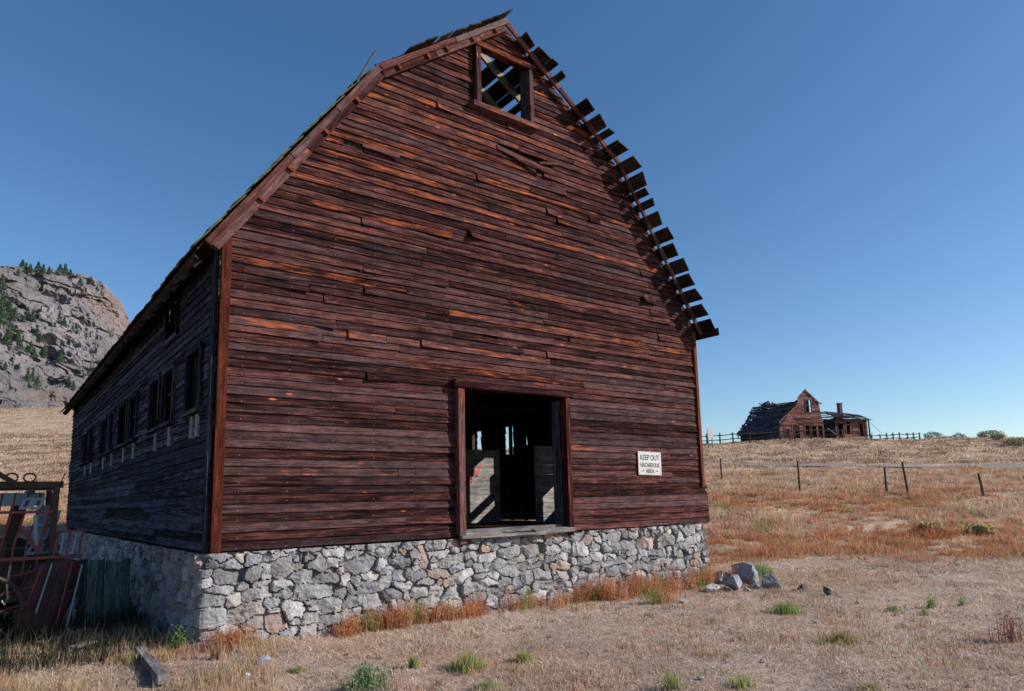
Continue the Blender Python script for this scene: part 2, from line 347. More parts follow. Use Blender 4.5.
# ------------------------------------------------------------------ barn
W, He, L = 9.45, 4.0, 17.5
PROF = [(-.30, 3.70), (2.10, 7.08), (4.57, 8.95), (7.33, 7.08), (9.72, 3.70)]   # underside line of the roof boards
barn = empty('barn', (0, 0, 0), label='large derelict dark red wooden barn with a curved gambrel roof on a fieldstone foundation', cat='barn')
def xrange(z):
    """x interval of the front gable at height z"""
    def side(pts):
        zs = [p[1] for p in pts]; xs = [p[0] for p in pts]; return np.interp(z, zs, xs)
    l = max(0.0, side(PROF[:3])+.03) if z > He-.2 else 0.0
    r = min(W, side(PROF[2:][::-1])-.03) if z > He-.2 else W
    return l, r

def siding(mb, org, ud, nd, z0, ztop, rngf, holes, exp=.114, seglen=(2.2, 6.0), lift=(), jit=1.0, tintf=None):
    org, ud, nd = V(org), V(ud), V(nd); row = 0; z = z0
    while z < ztop-.01:
        za, zb = z, min(z+exp+.02, ztop); zm = (za+z+exp)/2
        la, ra = rngf(za); lb, rb = rngf(min(zb, ztop-.001))
        if ra-la > .05:
            iv = [(la, ra)]
            for (h0, h1, hz0, hz1) in holes:
                if hz0 < zm < hz1:
                    nv = []
                    for a, b in iv:
                        if h1 <= a or h0 >= b: nv.append((a, b)); continue
                        if h0 > a: nv.append((a, h0))
                        if h1 < b: nv.append((h1, b))
                    iv = nv
            for a, b in iv:
                s = a
                while s < b-.02:
                    e = s+random.uniform(*seglen)
                    if b-e < .7: e = b
                    n = max(2, int((e-s)/.45)+1); off = random.uniform(0, 60); oy = random.uniform(0, 30)
                    drop = random.gauss(0, .006)*jit; twist = random.gauss(0, .008)*jit; out = abs(random.gauss(0, .004))*jit
                    tint = tintf(row, (s+e)/2, zm) if tintf else (random.random(), random.random(), random.random())
                    warp = random.random() < .10*jit; L_ = None
                    for (lx, lz, llen, lout, ldrop, dirn) in lift:
                        if za <= lz < za+exp and s < lx < e: L_ = (lx, llen, lout, ldrop, dirn)
                    segs = [(s, e, None)]
                    if L_: segs = [(s, L_[0], L_ if L_[4] < 0 else None), (L_[0]+.012, e, L_ if L_[4] > 0 else None)]
                    for (s0, e0, LL) in segs:
                        n = max(3, int((e0-s0)/.3)+1); vs, gs = [], []
                        g0, g1 = (.004 if s0 > a+.01 else 0), (.004 if e0 < b-.01 else 0)
                        for i in range(n):
                            f = i/(n-1); q = s0+g0+(e0-s0-g0-g1)*f
                            # clip to the gable slope with the top edge
                            qt = min(max(q, lb if a == la else q), rb if b == ra else q)
                            o = out+.0025*math.sin(q*3.1+off); dz = drop+.002*math.sin(q*2.3+off)+twist*(f-.5)
                            if warp and f > .75: o += .03*((f-.75)*4)**2
                            if LL:
                                d = (q-LL[0]) if LL[4] > 0 else (LL[0]-q); k = max(0, 1-d/LL[1]); o += LL[2]*k*k; dz -= LL[3]*k*k
                            bo = .012+o; to = .001+o*.5
                            for (zz, oo, qq) in ((za+dz, bo, q), (za+dz, bo+.026, q), (zb+dz, to+.014, qt), (zb+dz, to, qt)):
                                vs.append(org+ud*qq+V((0, 0, zz))+nd*oo)
                            gs += [(off+q, oy, 0), (off+q, oy, .02), (off+q, oy+.13, .02), (off+q, oy+.13, 0)]
                        fs = [(0, 1, 2, 3), tuple((n-1)*4+k for k in (3, 2, 1, 0))]
                        for i in range(n-1):
                            for k in range(4): fs.append((i*4+k, (i+1)*4+k, (i+1)*4+(k+1) % 4, i*4+(k+1) % 4))
                        mb.add(vs, fs, gs, tint)
                    s = e
        z += exp; row += 1

DOOR = (3.48, 5.77, -.05, 2.30); LOFT = (3.92, 5.20, 7.12, 8.25)
def front_rng(z):
    l, r = xrange(z); return l, (W+.13 if z < .70 else r)
def tintf(row, s, z):
    hotk = random.random()
    if z < 2.4 or s > 6.5: hotk *= .72
    elif s < 3.5 or z > 5.5: hotk = min(1, hotk*1.15)
    return (random.random()*.9, min(1, random.random()*(1.15 if z < 3 else .85)), hotk)
mb = MB()
lifts = [(1.93, 5.77, .95, .10, .05, 1), (3.78, 4.80, .6, .11, .02, 1), (4.50, 3.49, .5, .08, .03, 1), (2.0, 2.36, .7, .05, .03, 1),
         (5.30, 6.40, .8, .05, .04, 1), (7.87, 4.40, .7, .11, .01, 1),
         (3.96, 5.83, .5, .035, .0, 1), (5.47, 5.68, .9, .04, .0, 1), (6.6, 5.3, .6, .035, .01, -1), (2.7, 3.2, .5, .03, .02, -1), (3.2, 6.9, .9, .04, .0, 1)]
rl = random.Random(21)
for k in range(26):
    z_ = rl.uniform(2.6, 8.0); l_, r_ = xrange(z_); x_ = rl.uniform(l_+.6, r_-.9)
    lifts.append((x_, z_, rl.uniform(.4, 1.1), rl.uniform(.012, .04), rl.uniform(0, .012), rl.choice((1, 1, 1, -1))))
siding(mb, (0, 0, 0), (1, 0, 0), (0, -1, 0), .005, 8.93, front_rng, [DOOR, LOFT, (1.62, 1.95, 5.73, 5.86), (4.42, 5.62, 6.53, 6.66)], lift=lifts, tintf=tintf)
mb.build('siding', M['siding'], barn)
for a_, b_, w_, o_ in (((4.40, 6.54), (5.38, 6.36), .075, .10), ((1.92, 5.80), (2.5, 5.77), .05, .05), ((5.35, 6.52), (5.75, 6.60), .05, .05)):
    mb = MB(); mb.board((a_[0], -.045, a_[1]), (b_[0], -.045-o_, b_[1]), (0, 0, w_), (0, .016, 0), tint=(.95, .95, .75)); mb.build('splintered_board', M['siding'], barn)
# left side wall
Wn = [(.55, 1.38), (2.16, 2.96), (3.22, 4.04), (5.26, 6.16), (6.38, 7.36), (8.0, 8.95), (9.28, 10.25), (11.6, 12.55), (12.9, 13.95)]
holesL = [(a, b, 1.86, 2.62) for a, b in Wn]+[(2.2, 3.02, 3.15, 3.95), (16.4, 16.8, 1.3, 1.55)]
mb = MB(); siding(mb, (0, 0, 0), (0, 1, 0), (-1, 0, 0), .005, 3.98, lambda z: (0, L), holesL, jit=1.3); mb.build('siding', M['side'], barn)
# right side wall: gaps where boards are gone
holesR = [(2.62, 3.42, 2.5, 3.06), (2.62, 3.42, 1.70, 1.86), (2.62, 3.3, 1.98, 2.34), (2.2, 2.62, .95, 1.68), (.5, 1.3, 1.8, 2.6), (4.6, 5.0, 1.1, 1.6)]+[(a, b, 1.75, 2.65) for a, b in ((6.33, 6.68), (5.72, 5.84), (7.9, 8.1), (10, 10.8), (12, 12.9))]
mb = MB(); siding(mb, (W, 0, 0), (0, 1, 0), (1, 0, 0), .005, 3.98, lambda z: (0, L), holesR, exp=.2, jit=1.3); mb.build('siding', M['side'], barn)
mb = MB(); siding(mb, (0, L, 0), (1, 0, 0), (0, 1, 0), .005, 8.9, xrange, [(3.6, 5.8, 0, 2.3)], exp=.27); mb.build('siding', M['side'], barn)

# studs and wall boards behind the siding, so no light leaks
mb = MB()
for a, b, z0, z1 in ((.02, 3.48, 0, 7.0), (5.77, 9.42, 0, 7.0)):
    x = a
    while x < b-.02:
        zt = min(float(np.interp(x, [p[0] for p in PROF], [p[1] for p in PROF]))-.12, 8.8); w_ = min(.3, b-x)
        zt2 = min(float(np.interp(x+w_, [p[0] for p in PROF], [p[1] for p in PROF]))-.12, 8.8)
        mb.box((x+w_/2, .03, min(zt, zt2)/2), (w_-.006, .018, min(zt, zt2))); x += w_
for x0_, x1_, z0, z1 in ((3.48, 5.77, 2.35, 7.11), (3.3, 3.92, 7.0, 8.1), (5.2, 5.7, 7.0, 8.1)):
    z = z0
    while z < z1-.02: h = min(.25, z1-z); mb.box(((x0_+x1_)/2, .055, z+h/2), (x1_-x0_, .018, h-.006)); z += h
for y0, y1 in [(0.06, .55), (1.38, 2.16), (2.96, 3.22), (4.04, 5.26), (6.16, 6.38), (7.36, 8.0), (8.95, 9.28), (10.25, 11.6), (12.55, 12.9), (13.95, 17.4)]:
    mb.box((.03, (y0+y1)/2, 1.5), (.018, y1-y0, 3.0))
mb.box((.03, L/2, .9), (.02, L-.1, 1.8)); mb.box((.05, L/2, 3.0), (.02, L-.1, .3))
mb.build('wall_lining', M['dark'], barn)
# studs round the side openings
mb = MB()
for y in np.arange(.1, L, .62):
    if y < 9: mb = MB(); mb.box((.09, y, 1.95), (.1, .05, 3.9)); mb.build('stud', M['dark'], barn)
    if not 2.3 < y < 3.4 and y < 12: mb = MB(); mb.box((W-.09, y, 1.95), (.1, .05, 3.9)); mb.build('stud', M['dark'], barn)
# floors
mb = MB()
for x in np.arange(.2, 9.3, .22): mb.box((x+.02, L/2, -.03), (.21, L-.1, .05))
mb.build('floor', M['dark'], barn)
mb = MB()
for i, x in enumerate(np.arange(.2, 9.3, .25)):
    mb.box((x+.02, L/2+.1, 2.98), (.245, L-.4, .03))
mb.build('added_loft_floor', M['dark'], barn)  # floor added to keep the room below dark
mb = MB()
for y in np.arange(.5, 12, .6): mb = MB(); mb.box((W/2, y, 2.86), (W-.1, .05, .2)); mb.build('joist', M['dark'], barn)
for x in (3.0, 6.35):
    for y in ((7.0, 10.7, 14.2) if x > 5 else (3.3, 7.0, 10.7, 14.2)):
        mb = MB(); mb.box((x, y, 1.38), (.16, .16, 2.76)); mb.build('post', M['dark'], barn)
# whitewashed stall partitions
mb = MB()
z = .02
for i in range(8): mb.box((7.42, 5.0, z+.11), (1.16, .03, .215)); z += .22
mb.box((6.8, 4.97, 1.4), (.09, .07, 2.7)); mb.build('stall_partition', M['white'], barn); mb = MB()
z = .02
for i in range(8): mb.box((8.25, 3.5, z+.11), (.66, .03, .215)); z += .22
mb.box((8.62, 3.47, 1.4), (.09, .07, 2.7))
part = mb.build('stall_partition', M['white'], barn)
mb = MB()
for i in range(10): mb.box((7.0+.3*i, 9.5, 1.3), (.28, .03, 2.6))
mb.build('inner_screen', M['dark'], barn)
# graffiti on the partition
G = [((6.99, .93), (7.12, 1.22)), ((7.12, 1.22), (7.17, .98)), ((7.03, 1.05), (7.16, 1.08)), ((7.24, 1.34), (7.29, 1.12)), ((7.29, 1.12), (7.45, 1.45)), ((6.93, 1.2), (6.98, .9)), ((7.0, 1.3), (7.1, 1.36))]
for (a, b) in G: mb = MB(); mb.board((a[0], 4.981, a[1]), (b[0], 4.981, b[1]), (V((b[1]-a[1], 0, a[0]-b[0])).normalized()*.042), (0, .004, 0)); mb.build('graffiti_stroke', M['graffiti'], barn)

# trims
def part_box(name, c, s, mat, bev=.004, parent=barn, tint=None):
    mb = MB(); mb.box(c, s, tint=tint); return mb.build(name, M[mat] if isinstance(mat, str) else mat, parent, bevel=bev)
part_box('corner_board', (.055, -.055, 1.97), (.12, .045, 3.95), 'red_trim')
part_box('corner_board', (-.05, .04, 1.97), (.04, .12, 3.95), 'side')
part_box('corner_board', (W-.045, -.055, 2.33), (.085, .045, 3.22), 'red_trim')
part_box('corner_board', (W+.052, .04, 1.97), (.04, .12, 3.95), 'side')
# main door frame
DX = -.07; fr = MB(); fr.box((3.61, -.07, 1.10), (.12, .16, 2.36)); fr.box((5.79, -.07, 1.12), (.11, .16, 2.34)); fr.box((4.70, -.075, 2.345), (2.44, .19, .10))
df = fr.build('door_frame', M['brown_trim'], barn, bevel=.006)
for x_, w_ in ((5.73, .05), (3.67, .04)): df2 = MB(); df2.box((x_, .10, 1.1), (w_, .18, 2.3)); df2.build('jamb', M['side'], df)
sl = MB(); sl.board((3.55, -.10, .03), (5.15, -.13, .02), (0, .22, .0), (0, 0, .05)); sl.board((4.95, -.16, .045), (5.83, -.12, .06), (0, .12, .02), (0, 0, .07)); sl.board((3.6, .05, .09), (5.8, .06, .10), (0, .09, 0), (0, 0, .08)); sl.board((3.66, -.09, .07), (4.4, -.02, .065), (0, .1, .01), (0, 0, .03))
sl.build('sill', M['grey'], df, bevel=.006)
cap = MB(); cap.board((3.50, -.10, 2.41), (5.9, -.10, 2.42), (0, .16, .02), (0, 0, .022)); cap.build('drip_cap', M['brown_trim'], df, bevel=.004)
# loft window frame
fr = MB(); fr.box((4.09, -.06, 7.72), (.10, .14, 1.14)); fr.box((5.24, -.06, 7.70), (.09, .14, 1.10)); fr.box((4.67, -.07, 8.26), (1.34, .16, .09))
lf = fr.build('loft_window_frame', M['brown_trim'], barn, bevel=.004)
fr = MB(); fr.box((4.66, -.08, 7.12), (1.42, .18, .09)); fr.build('sill', M['brown_trim'], lf, bevel=.004)
fr = MB(); fr.box((5.17, .04, 7.70), (.04, .12, 1.1)); fr.build('jamb', M['side'], lf, bevel=.004)

df.location.x -= .07; df.location.z -= .02
lf.location.x -= .10
# side windows
for i, (a, b) in enumerate(Wn):
    cy = (a+b)/2; wd = b-a
    mb = MB(); mb.box((-.045, a+.02, 2.24), (.06, .08, .84)); mb.box((-.045, b-.02, 2.24), (.06, .08, .84)); mb.box((-.045, cy, 2.66), (.065, wd+.04, .08))
    wf = mb.build('window_frame', M['side'], barn, bevel=.003)
    mb = MB(); mb.board((-.06, a-.06, 1.80), (-.06, b+.06, 1.80), (.10, 0, 0), (0, 0, .05)); mb.build('sill', M['grey' if i == 0 else 'side'], wf, bevel=.003)
    mb = MB(); mb.box((.02, cy, 2.22), (.03, .035, .74)); 
    if i % 2: mb.box((.02, cy, 2.3), (.03, wd-.1, .035))
    mb.build('sash', M['side'], wf)
    for yy in ((a+.2,) if i else (a+.12, a+.42)): mb = MB(); mb.box((-.04, yy, 1.60), (.04, .15 if i else .12, .29)); mb.build('bracket', M['white'], wf)
# hay opening under the eave
mb = MB(); mb.box((-.04, 2.16, 3.52), (.06, .07, .8)); mb.box((-.042, 2.6, 3.13), (.066, .95, .07)); mb.box((-.04, 3.04, 3.52), (.06, .07, .8)); mb.build('hay_hatch_frame', M['side'], barn)

# roof structure --------------------------------------------------
def seg(i): return V((PROF[i][0], 0, PROF[i][1])), V((PROF[i+1][0], 0, PROF[i+1][1]))
def segn(i):
    a, b = seg(i); d = (b-a).normalized(); n = V((-d.z, 0, d.x)); return a, b, d, (n if n.z > 0 else -n)
for k, y in enumerate(np.arange(.12, L, .6)):
    mb = MB()
    for i in range(4):
        a, b, d, n = segn(i); o = V((0, y, 0)); mb.board(a+o-n*.075+d*(.33 if i in (0,) else 0), b+o-n*.075, n*.13, V((0, .05, 0)), tint=(random.random(), random.random(), 0))
    if k % 2 == 0 and k > 0: mb.board((2.2, y+.06, 7.0), (7.25, y+.06, 7.0), (0, 0, .13), (0, .03, 0))
    mb.build('rafter_frame', M['rafter'], barn)
rr0 = random.Random(44)
def sheath(i, s0, wdt, ya, yb, lift=0, name='roof_board', mat='sheath', slope=0):
    a, b, d, n = segn(i); c = a+d*s0+n*(.014+lift); mb = MB(); tw = rr0.uniform(-.09, .09); d, n = d*math.cos(tw)+n*math.sin(tw), n*math.cos(tw)-d*math.sin(tw)
    mb.board(c+V((0, ya, 0)), c+d*slope+V((0, yb, 0)), d*wdt, n*.022, cut0=rr0.uniform(-.06, .06)); return mb.build(name, M[mat], barn, bevel=.002)
# right side, seen from below: boards stick out over the front wall
upR = [(.52, .25), (.86, .28), (1.09, .13), (1.35, .12), (2.08, .25), (2.46, .26), (2.72, .12), (3.07, .27)]
for s_, w_ in upR: sheath(2, s_, w_+.02, (-.32 if s_ < 1 else -.40 if s_ < 1.5 else -.45)+random.uniform(-.05, .05), L+.2, lift=rr0.uniform(0, .02), slope=random.uniform(-.03, .03))
loR = [(.03, .24), (.38, .25), (.62, .13), (.86, .13), (1.20, .25), (1.56, .24), (1.90, .25), (2.26, .25), (2.59, .24), (2.93, .24), (3.28, .24)]
for s_, w_ in loR: sheath(3, s_+.12, w_+.03, -.46+random.uniform(-.05, .05), L+.2, lift=rr0.uniform(0, .02), slope=random.uniform(-.02, .02))
a_, b_, d_, n_ = segn(3)
sheath(3, 3.80, .36, -.47, L+.2, lift=.005); sheath(3, 3.95, .16, -.50, L+.2, lift=.04)
# upper left, boards stick out beyond the rake
ulL = [(.66, .26), (.98, .23), (1.36, .27), (1.72, .25), (2.06, .27), (2.36, .25), (2.62, .2), (2.86, .23)]
for s_, w_ in ulL: sheath(1, s_+.02, w_, -.44+random.uniform(-.03, .03), L+.2)
for s_ in (.12, .38): sheath(1, s_, .22, -.10, L+.2)
# lower left: closed boarding under mossy shingles
a_, b_, d_, n_ = segn(0); LL0 = (b_-a_).length
for k in range(16): sheath(0, .13+k*.262, .255, -.12, L+.25)
mb = MB(); rr = random.Random(3)
s_ = 0.0
while s_ < LL0-.30:
    y = -.16
    while y < L+.25:
        wy = rr.uniform(.12, .28)
        if rr.random() > .10:
            ln = .30+rr.uniform(-.04, .05); lf_ = rr.uniform(.0, .02)
            c0 = a_+d_*(s_-.03+rr.uniform(-.03, .03))+n_*(.045+lf_+.016); c1 = c0+d_*ln-n_*.02
            yy = y+wy/2+(rr.uniform(-.05, .0) if y < 0 else 0)
            mb.board(c0+V((0, yy, 0)), c1+V((0, yy, 0)), V((0, wy-.006, 0)), n_*.014)
        y += wy
    s_ += .17
mb.build('shingles', M['moss'], barn)
mb = MB(); c0 = b_-d_*.55+n_*.05; c1 = b_+d_*.13+n_*.17; mb.board(c0+V((0, -.17, 0)), c1+V((0, -.19, 0)), V((0, .12, 0)), n_*.015); mb.build('loose_shingle', M['moss'], barn)
for y in np.arange(.12, L, .6):
    mb = MB(); mb.board(a_-n_*.07+V((0, y, 0)), a_-d_*.12-n_*.06+V((0, y, 0)), n_*.10, V((0, .05, 0))); mb.build('rafter_tail', M['dark'], barn)
mb = MB(); y = .0
while y < L: l = rr.uniform(1.2, 3); l = min(l, L+.1-y); mb.board(a_-d_*.03-n_*.03+V((0, y, 0)), a_-d_*.03-n_*.03+V((0, y+l-.02, 0)), n_*.09, d_*.03); y += l
mb.build('eave_board', M['dark'], barn)
mb = MB(); mb.board((-.02, 0.0, 3.86), (-.02, L, 3.86), (0, 0, .24), (.03, 0, 0)); mb.board((-.17, 0.0, 3.83), (-.17, L, 3.83), (.24, 0, 0), (0, 0, .02)); mb.build('soffit', M['dark'], barn)
# rake boards
def rake(i, e0, e1, mat, wd, y, th, off, name='rake_board', brk=None):
    a, b, d, n = segn(i); Lg = (b-a).length; cuts = [e0, *(brk or []), Lg+e1]
    mb = MB()
    for q0, q1 in zip(cuts[:-1], cuts[1:]): mb.board(a+d*(q0+.004)+n*off+V((0, y, 0)), a+d*(q1-.004)+n*off+V((0, y, 0)), n*wd, V((0, th, 0)))
    return mb.build(name, M[mat], barn, bevel=.006)
rake(0, .12, .02, 'rake', .10, -.17, .07, -.03, brk=[1.9, 3.0]); rake(0, .16, -.03, 'brown_trim', .10, -.11, .10, -.125, name='rake_moulding', brk=[2.2])
rake(1, -.01, .0, 'rake', .11, -.17, .07, -.035, brk=[1.7]); rake(1, .02, -.1, 'brown_trim', .10, -.11, .10, -.135, name='rake_moulding', brk=[1.2, 2.3])
rake(2, .05, .0, 'rake', .10, -.15, .045, -.05, brk=[1.5, 2.4]); rake(3, .0, -.25, 'rake', .085, -.15, .045, -.045, brk=[1.3, 2.7])
for i, ss in ((0, (1.1, 1.75, 2.6, 3.4)), (1, (.35, 1.0, 1.45, 2.1, 2.7))):
    a, b, d, n = segn(i)
    for s_ in ss: p = a+d*s_-n*.12; mb = MB(); mb.board(p+V((0, -.19, 0))-d*.025, p+V((0, -.19, 0))+d*.025, n*.10, V((0, .025, 0)), tint=(.9, .1, 1)); mb.build('rake_cleat', M['red_trim'], barn)

# foundation: one sheet of rubble stones wrapped round the barn
def rubble(parent):
    x0, x1, y0, y1 = -.02, 9.30, .02, L-.02; r = .05
    path = []   # (point, normal)
    def addseg(a, b, n, st):
        k = max(2, int((V(b)-V(a)).length/st))
        for i in range(k): f = i/k; path.append((a[0]+(b[0]-a[0])*f, a[1]+(b[1]-a[1])*f, n[0], n[1]))
    def corner(c, n0, n1):
        for i in range(5):
            f = i/5*math.pi/2; nx = n0[0]*math.cos(f)+n1[0]*math.sin(f); ny = n0[1]*math.cos(f)+n1[1]*math.sin(f); path.append((c[0]+nx*r, c[1]+ny*r, nx, ny))
    addseg((x1+r, 6, 0), (x1+r, y0, 0), (1, 0), .03); corner((x1, y0), (1, 0), (0, -1))
    addseg((x1, y0-r, 0), (x0, y0-r, 0), (0, -1), .0135); corner((x0, y0), (0, -1), (-1, 0))
    addseg((x0-r, y0, 0), (x0-r, 4, 0), (-1, 0), .016); addseg((x0-r, 4, 0), (x0-r, y1, 0), (-1, 0), .035)
    corner((x0, y1), (-1, 0), (0, 1)); addseg((x0, y1+r, 0), (x1, y1+r, 0), (0, 1), .08); corner((x1, y1), (0, 1), (1, 0)); addseg((x1+r, y1, 0), (x1+r, 6, 0), (1, 0), .08)
    P = np.array(path+[path[0]]); s = np.concatenate([[0], np.cumsum(np.hypot(np.diff(P[:, 0]), np.diff(P[:, 1])))])
    z = np.linspace(-1.32, -.012, 98)
    R = np.random.default_rng(11); seeds = []
    zz = -1.4
    while zz < .08:
        h = R.uniform(.11, .25); q = -.3
        while q < s[-1]+.3:
            wdt = R.choice([R.uniform(.09, .2), R.uniform(.18, .34), R.uniform(.35, .55)], p=[.25, .42, .33])*(1 if h > .15 else .75)
            if wdt < .2 and h > .18 and R.random() < .7:
                k = R.uniform(.35, .65); seeds.append((q+wdt/2, zz+h*k/2, wdt, h*k)); seeds.append((q+wdt/2+R.uniform(-.02, .02), zz+h*(1+k)/2, wdt, h*(1-k)))
            else: seeds.append((q+wdt/2, zz+h/2+R.uniform(-.07, .07), wdt, h))
            q += wdt
        zz += h*.92
    SD = np.array(seeds); SD = SD[np.argsort(SD[:, 0])]; n = len(SD)
    # corner quoins are larger
    facN = R.normal(size=(n, 5, 2)); facN /= np.linalg.norm(facN, axis=2, keepdims=True); facT = R.uniform(.25, 1.1, size=(n, 5)); facO = R.uniform(.25, 1.0, size=(n, 5))
    prot = R.uniform(.015, .06, n); tone = R.uniform(.72, 1.3, n); hue = R.random(n)
    S, Z = np.meshgrid(s, z, indexing='ij'); H = np.zeros_like(S); COL = np.zeros(S.shape+(3,))
    wx = .026*fbm(S*6, Z*6, seed=81, o=5)+.03*fbm(S*1.5, Z*1.5, seed=88, o=2); wz = .024*fbm(S*6+40, Z*6, seed=82, o=5)+.05*fbm(S*1.5, Z*1.5, seed=89, o=2)
    base = np.array([[.30, .295, .305], [.35, .335, .33], [.265, .265, .28], [.36, .33, .31], [.39, .375, .37], [.31, .305, .315], [.33, .315, .31], [.30, .30, .31], [.35, .34, .34], [.37, .285, .25]])
    for c0 in range(0, len(s), 60):
        sl_ = slice(c0, min(c0+60, len(s))); lo_, hi_ = s[sl_][0]-.8, s[sl_][-1]+.8
        ids = np.where((SD[:, 0] > lo_) & (SD[:, 0] < hi_))[0]; Q = SD[ids]
        X = (S[sl_]+wx[sl_])[..., None]; Y = (Z[sl_]+wz[sl_])[..., None]
        dx = np.abs(X-Q[:, 0])/(Q[:, 2]); dz = np.abs(Y-Q[:, 1])/(Q[:, 3])
        D = (dx**4+dz**4)**.25; o = np.argsort(D, axis=-1)[..., :2]; i1 = ids[o[..., 0]]
        F1 = np.take_along_axis(D, o[..., :1], -1)[..., 0]; F2 = np.take_along_axis(D, o[..., 1:2], -1)[..., 0]
        e = (F2-F1); lx = (X[..., 0]-SD[i1, 0]); lz = (Y[..., 0]-SD[i1, 1])
        fac = np.min(facO[i1]*.07 - (facN[i1, :, 0]*lx[..., None]+facN[i1, :, 1]*lz[..., None])*facT[i1]*.45, axis=-1)
        edge = sstep(.005, .075, e)
        h = edge*(prot[i1]+np.clip(fac, -.06, .05)) - (1-edge)*.016
        H[sl_] = h
        hi = np.clip((hue[i1]*len(base)).astype(int), 0, len(base)-1); col = base[hi]*tone[i1][..., None]
        mort = (1-sstep(.01, .06, e))[..., None]; COL[sl_] = col*(1-mort)+np.array([.29, .265, .245])*mort
    H += .008*(1-2*np.abs(fbm(S*9, Z*12, seed=83, o=5)))+.012*fbm(S*3, Z*3, seed=84, o=2)
    H = H + .05*np.clip(-Z-.1, 0, 1.3)          # batter
    # vents in the left wall are dark recesses
    PX = P[:, 0][:, None]; PY = P[:, 1][:, None]
    left = (P[:, 2] < -.9)[:, None]
    for vy in (3.66, 9.0):
        m_ = left & (np.abs(PY-vy) < .13) & (np.abs(Z+.16) < .09); H = np.where(m_, -.25, H)
    # ragged right end
    fr_ = (P[:, 3] < -.9)[:, None]; H = np.where(fr_ & (PX > 8.9), H-.05*(PX-8.9)/.4, H)
    VX = PX+P[:, 2][:, None]*H; VY = PY+P[:, 3][:, None]*H
    C_ = COL*(1+.15*fbm(S*8, Z*8, seed=85, o=3)[..., None])
    return npmesh('foundation', np.stack([VX, VY, Z], -1).reshape(-1, 3), gridfaces(len(s), len(z))[:, ::-1], M['stone'], np.clip(C_*.86, .02, 1).reshape(-1, 3), smooth=False, parent=parent)
rubble(barn)

# keep out sign ----------------------------------------------------
sign = empty('keep_out_sign', (7.84, -.058, 1.17), label='small white KEEP OUT HAZARDOUS AREA sign nailed to the barn front', cat='sign')
sign.rotation_euler = (0, math.radians(1.0), 0)
mb = MB(); mb.box((0, 0, 0), (.64, .008, .44)); mb.build('panel', M['signwhite'], sign)
def text(s, x, z, size, parent, sx=1.0, mat='signblack', name='lettering', y=-.0065, extr=.0015):
    cu = bpy.data.curves.new(name, 'FONT'); cu.body = s; cu.size = size; cu.align_x = 'CENTER'; cu.align_y = 'CENTER'; cu.extrude = extr; cu.offset = size*.012
    o = bpy.data.objects.new(name, cu); C.objects.link(o); dg = bpy.context.evaluated_depsgraph_get(); me = bpy.data.meshes.new_from_object(o.evaluated_get(dg))
    bpy.data.objects.remove(o); q = bpy.data.objects.new(name, me); C.objects.link(q); me.materials.clear(); me.materials.append(M[mat]); q.parent = parent
    q.location = (x, y, z); q.rotation_euler = (math.pi/2, 0, 0); q.scale = (sx, 1, 1); return q
text('KEEP OUT', 0, .105, .145, sign, .80); text('HAZARDOUS', 0, -.035, .115, sign, .76); text('AREA', 0, -.148, .11, sign, .85)
text('->', -.20, -.145, .07, sign, 1.1); text('<-', .20, -.145, .07, sign, 1.1)
for x in (-.29, .29):
    for z in (-.19, .19): mb = MB(); mb.tube([(x, -.003, z), (x, -.009, z)], .009); mb.build('nail', M['steel'], sign)

# ------------------------------------------------------------------ placing by bearing
def ray(px, py): return (Rf*691.18+Rr*(px-512)-Ru*(py-399.87)).normalized()
def atU(px, U, py=470):
    d = ray(px, py); t = U/(d.x*DU[0]+d.y*DU[1]); x, y = CAM.x+d.x*t, CAM.y+d.y*t; return V((x, y, hz(x, y)))
def atG(px, py):
    """where the line of sight meets the terrain"""
    d = ray(px, py); t = np.concatenate([np.linspace(2, 40, 1500), np.linspace(40, 250, 1500)]); x = CAM.x+d.x*t; y = CAM.y+d.y*t; z = CAM.z+d.z*t
    k = np.where(z < height(x, y))[0]; k = k[0] if len(k) else -1; return V((x[k], y[k], float(height(x[k:k+1] if k >= 0 else x[-1:], y[k:k+1] if k >= 0 else y[-1:])[0])))

# ------------------------------------------------------------------ farm machine beside the barn (in its shade)
mach = empty('farm_machine', (-2.0, 2.6, -1.1), label='rusty red and blue old farm machine standing in the shade left of the barn', cat='farm machine')
def P3(x, y, z): return V((x+2.0, y-2.6, z+1.1))
def mpart(name, mat, fn, parent=mach, bevel=.004):
    mb = MB(); fn(mb); return mb.build(name, M[mat], parent, bevel=bevel)
for x in (-1.44, -3.1):
    for y in (2.1, 3.3): mpart('upright', 'iron', lambda b: b.board(P3(x, y, -1.1), P3(x, y, .84), (.07, 0, 0), (0, .06, 0)))
for y in (2.1, 3.3): mpart('top_beam', 'iron', lambda b: b.board(P3(-3.3, y, .88), P3(-1.36, y, .885), (0, 0, .085), (0, .07, 0)))
for x in (-3.0, -2.35, -1.7): mpart('cross_beam', 'iron', lambda b: b.board(P3(x, 2.05, .80), P3(x, 3.35, .80), (.06, 0, 0), (0, 0, .06)))
mpart('lower_beam', 'iron', lambda b: b.board(P3(-3.3, 2.1, -.55), P3(-1.3, 2.1, -.55), (0, 0, .10), (0, .06, 0)))
for x in (-1.93, -1.74):
    mpart('pulley', 'iron', lambda b: b.tube([P3(x+.065*math.cos(t), 2.05, .975+.055*math.sin(t)) for t in np.linspace(0, 2*math.pi, 17)[:-1]], .012, 6, closed=True), bevel=0)
mpart('lever', 'iron', lambda b: b.board(P3(-2.5, 2.0, 1.30), P3(-1.86, 2.0, .88), (.04, 0, .05), (0, .03, 0)))
mpart('control_rod', 'iron', lambda b: b.tube([P3(-1.41, 2.05, .6), P3(-1.40, 2.05, .9), P3(-1.35, 2.05, 1.04)], .008, 6), bevel=0)
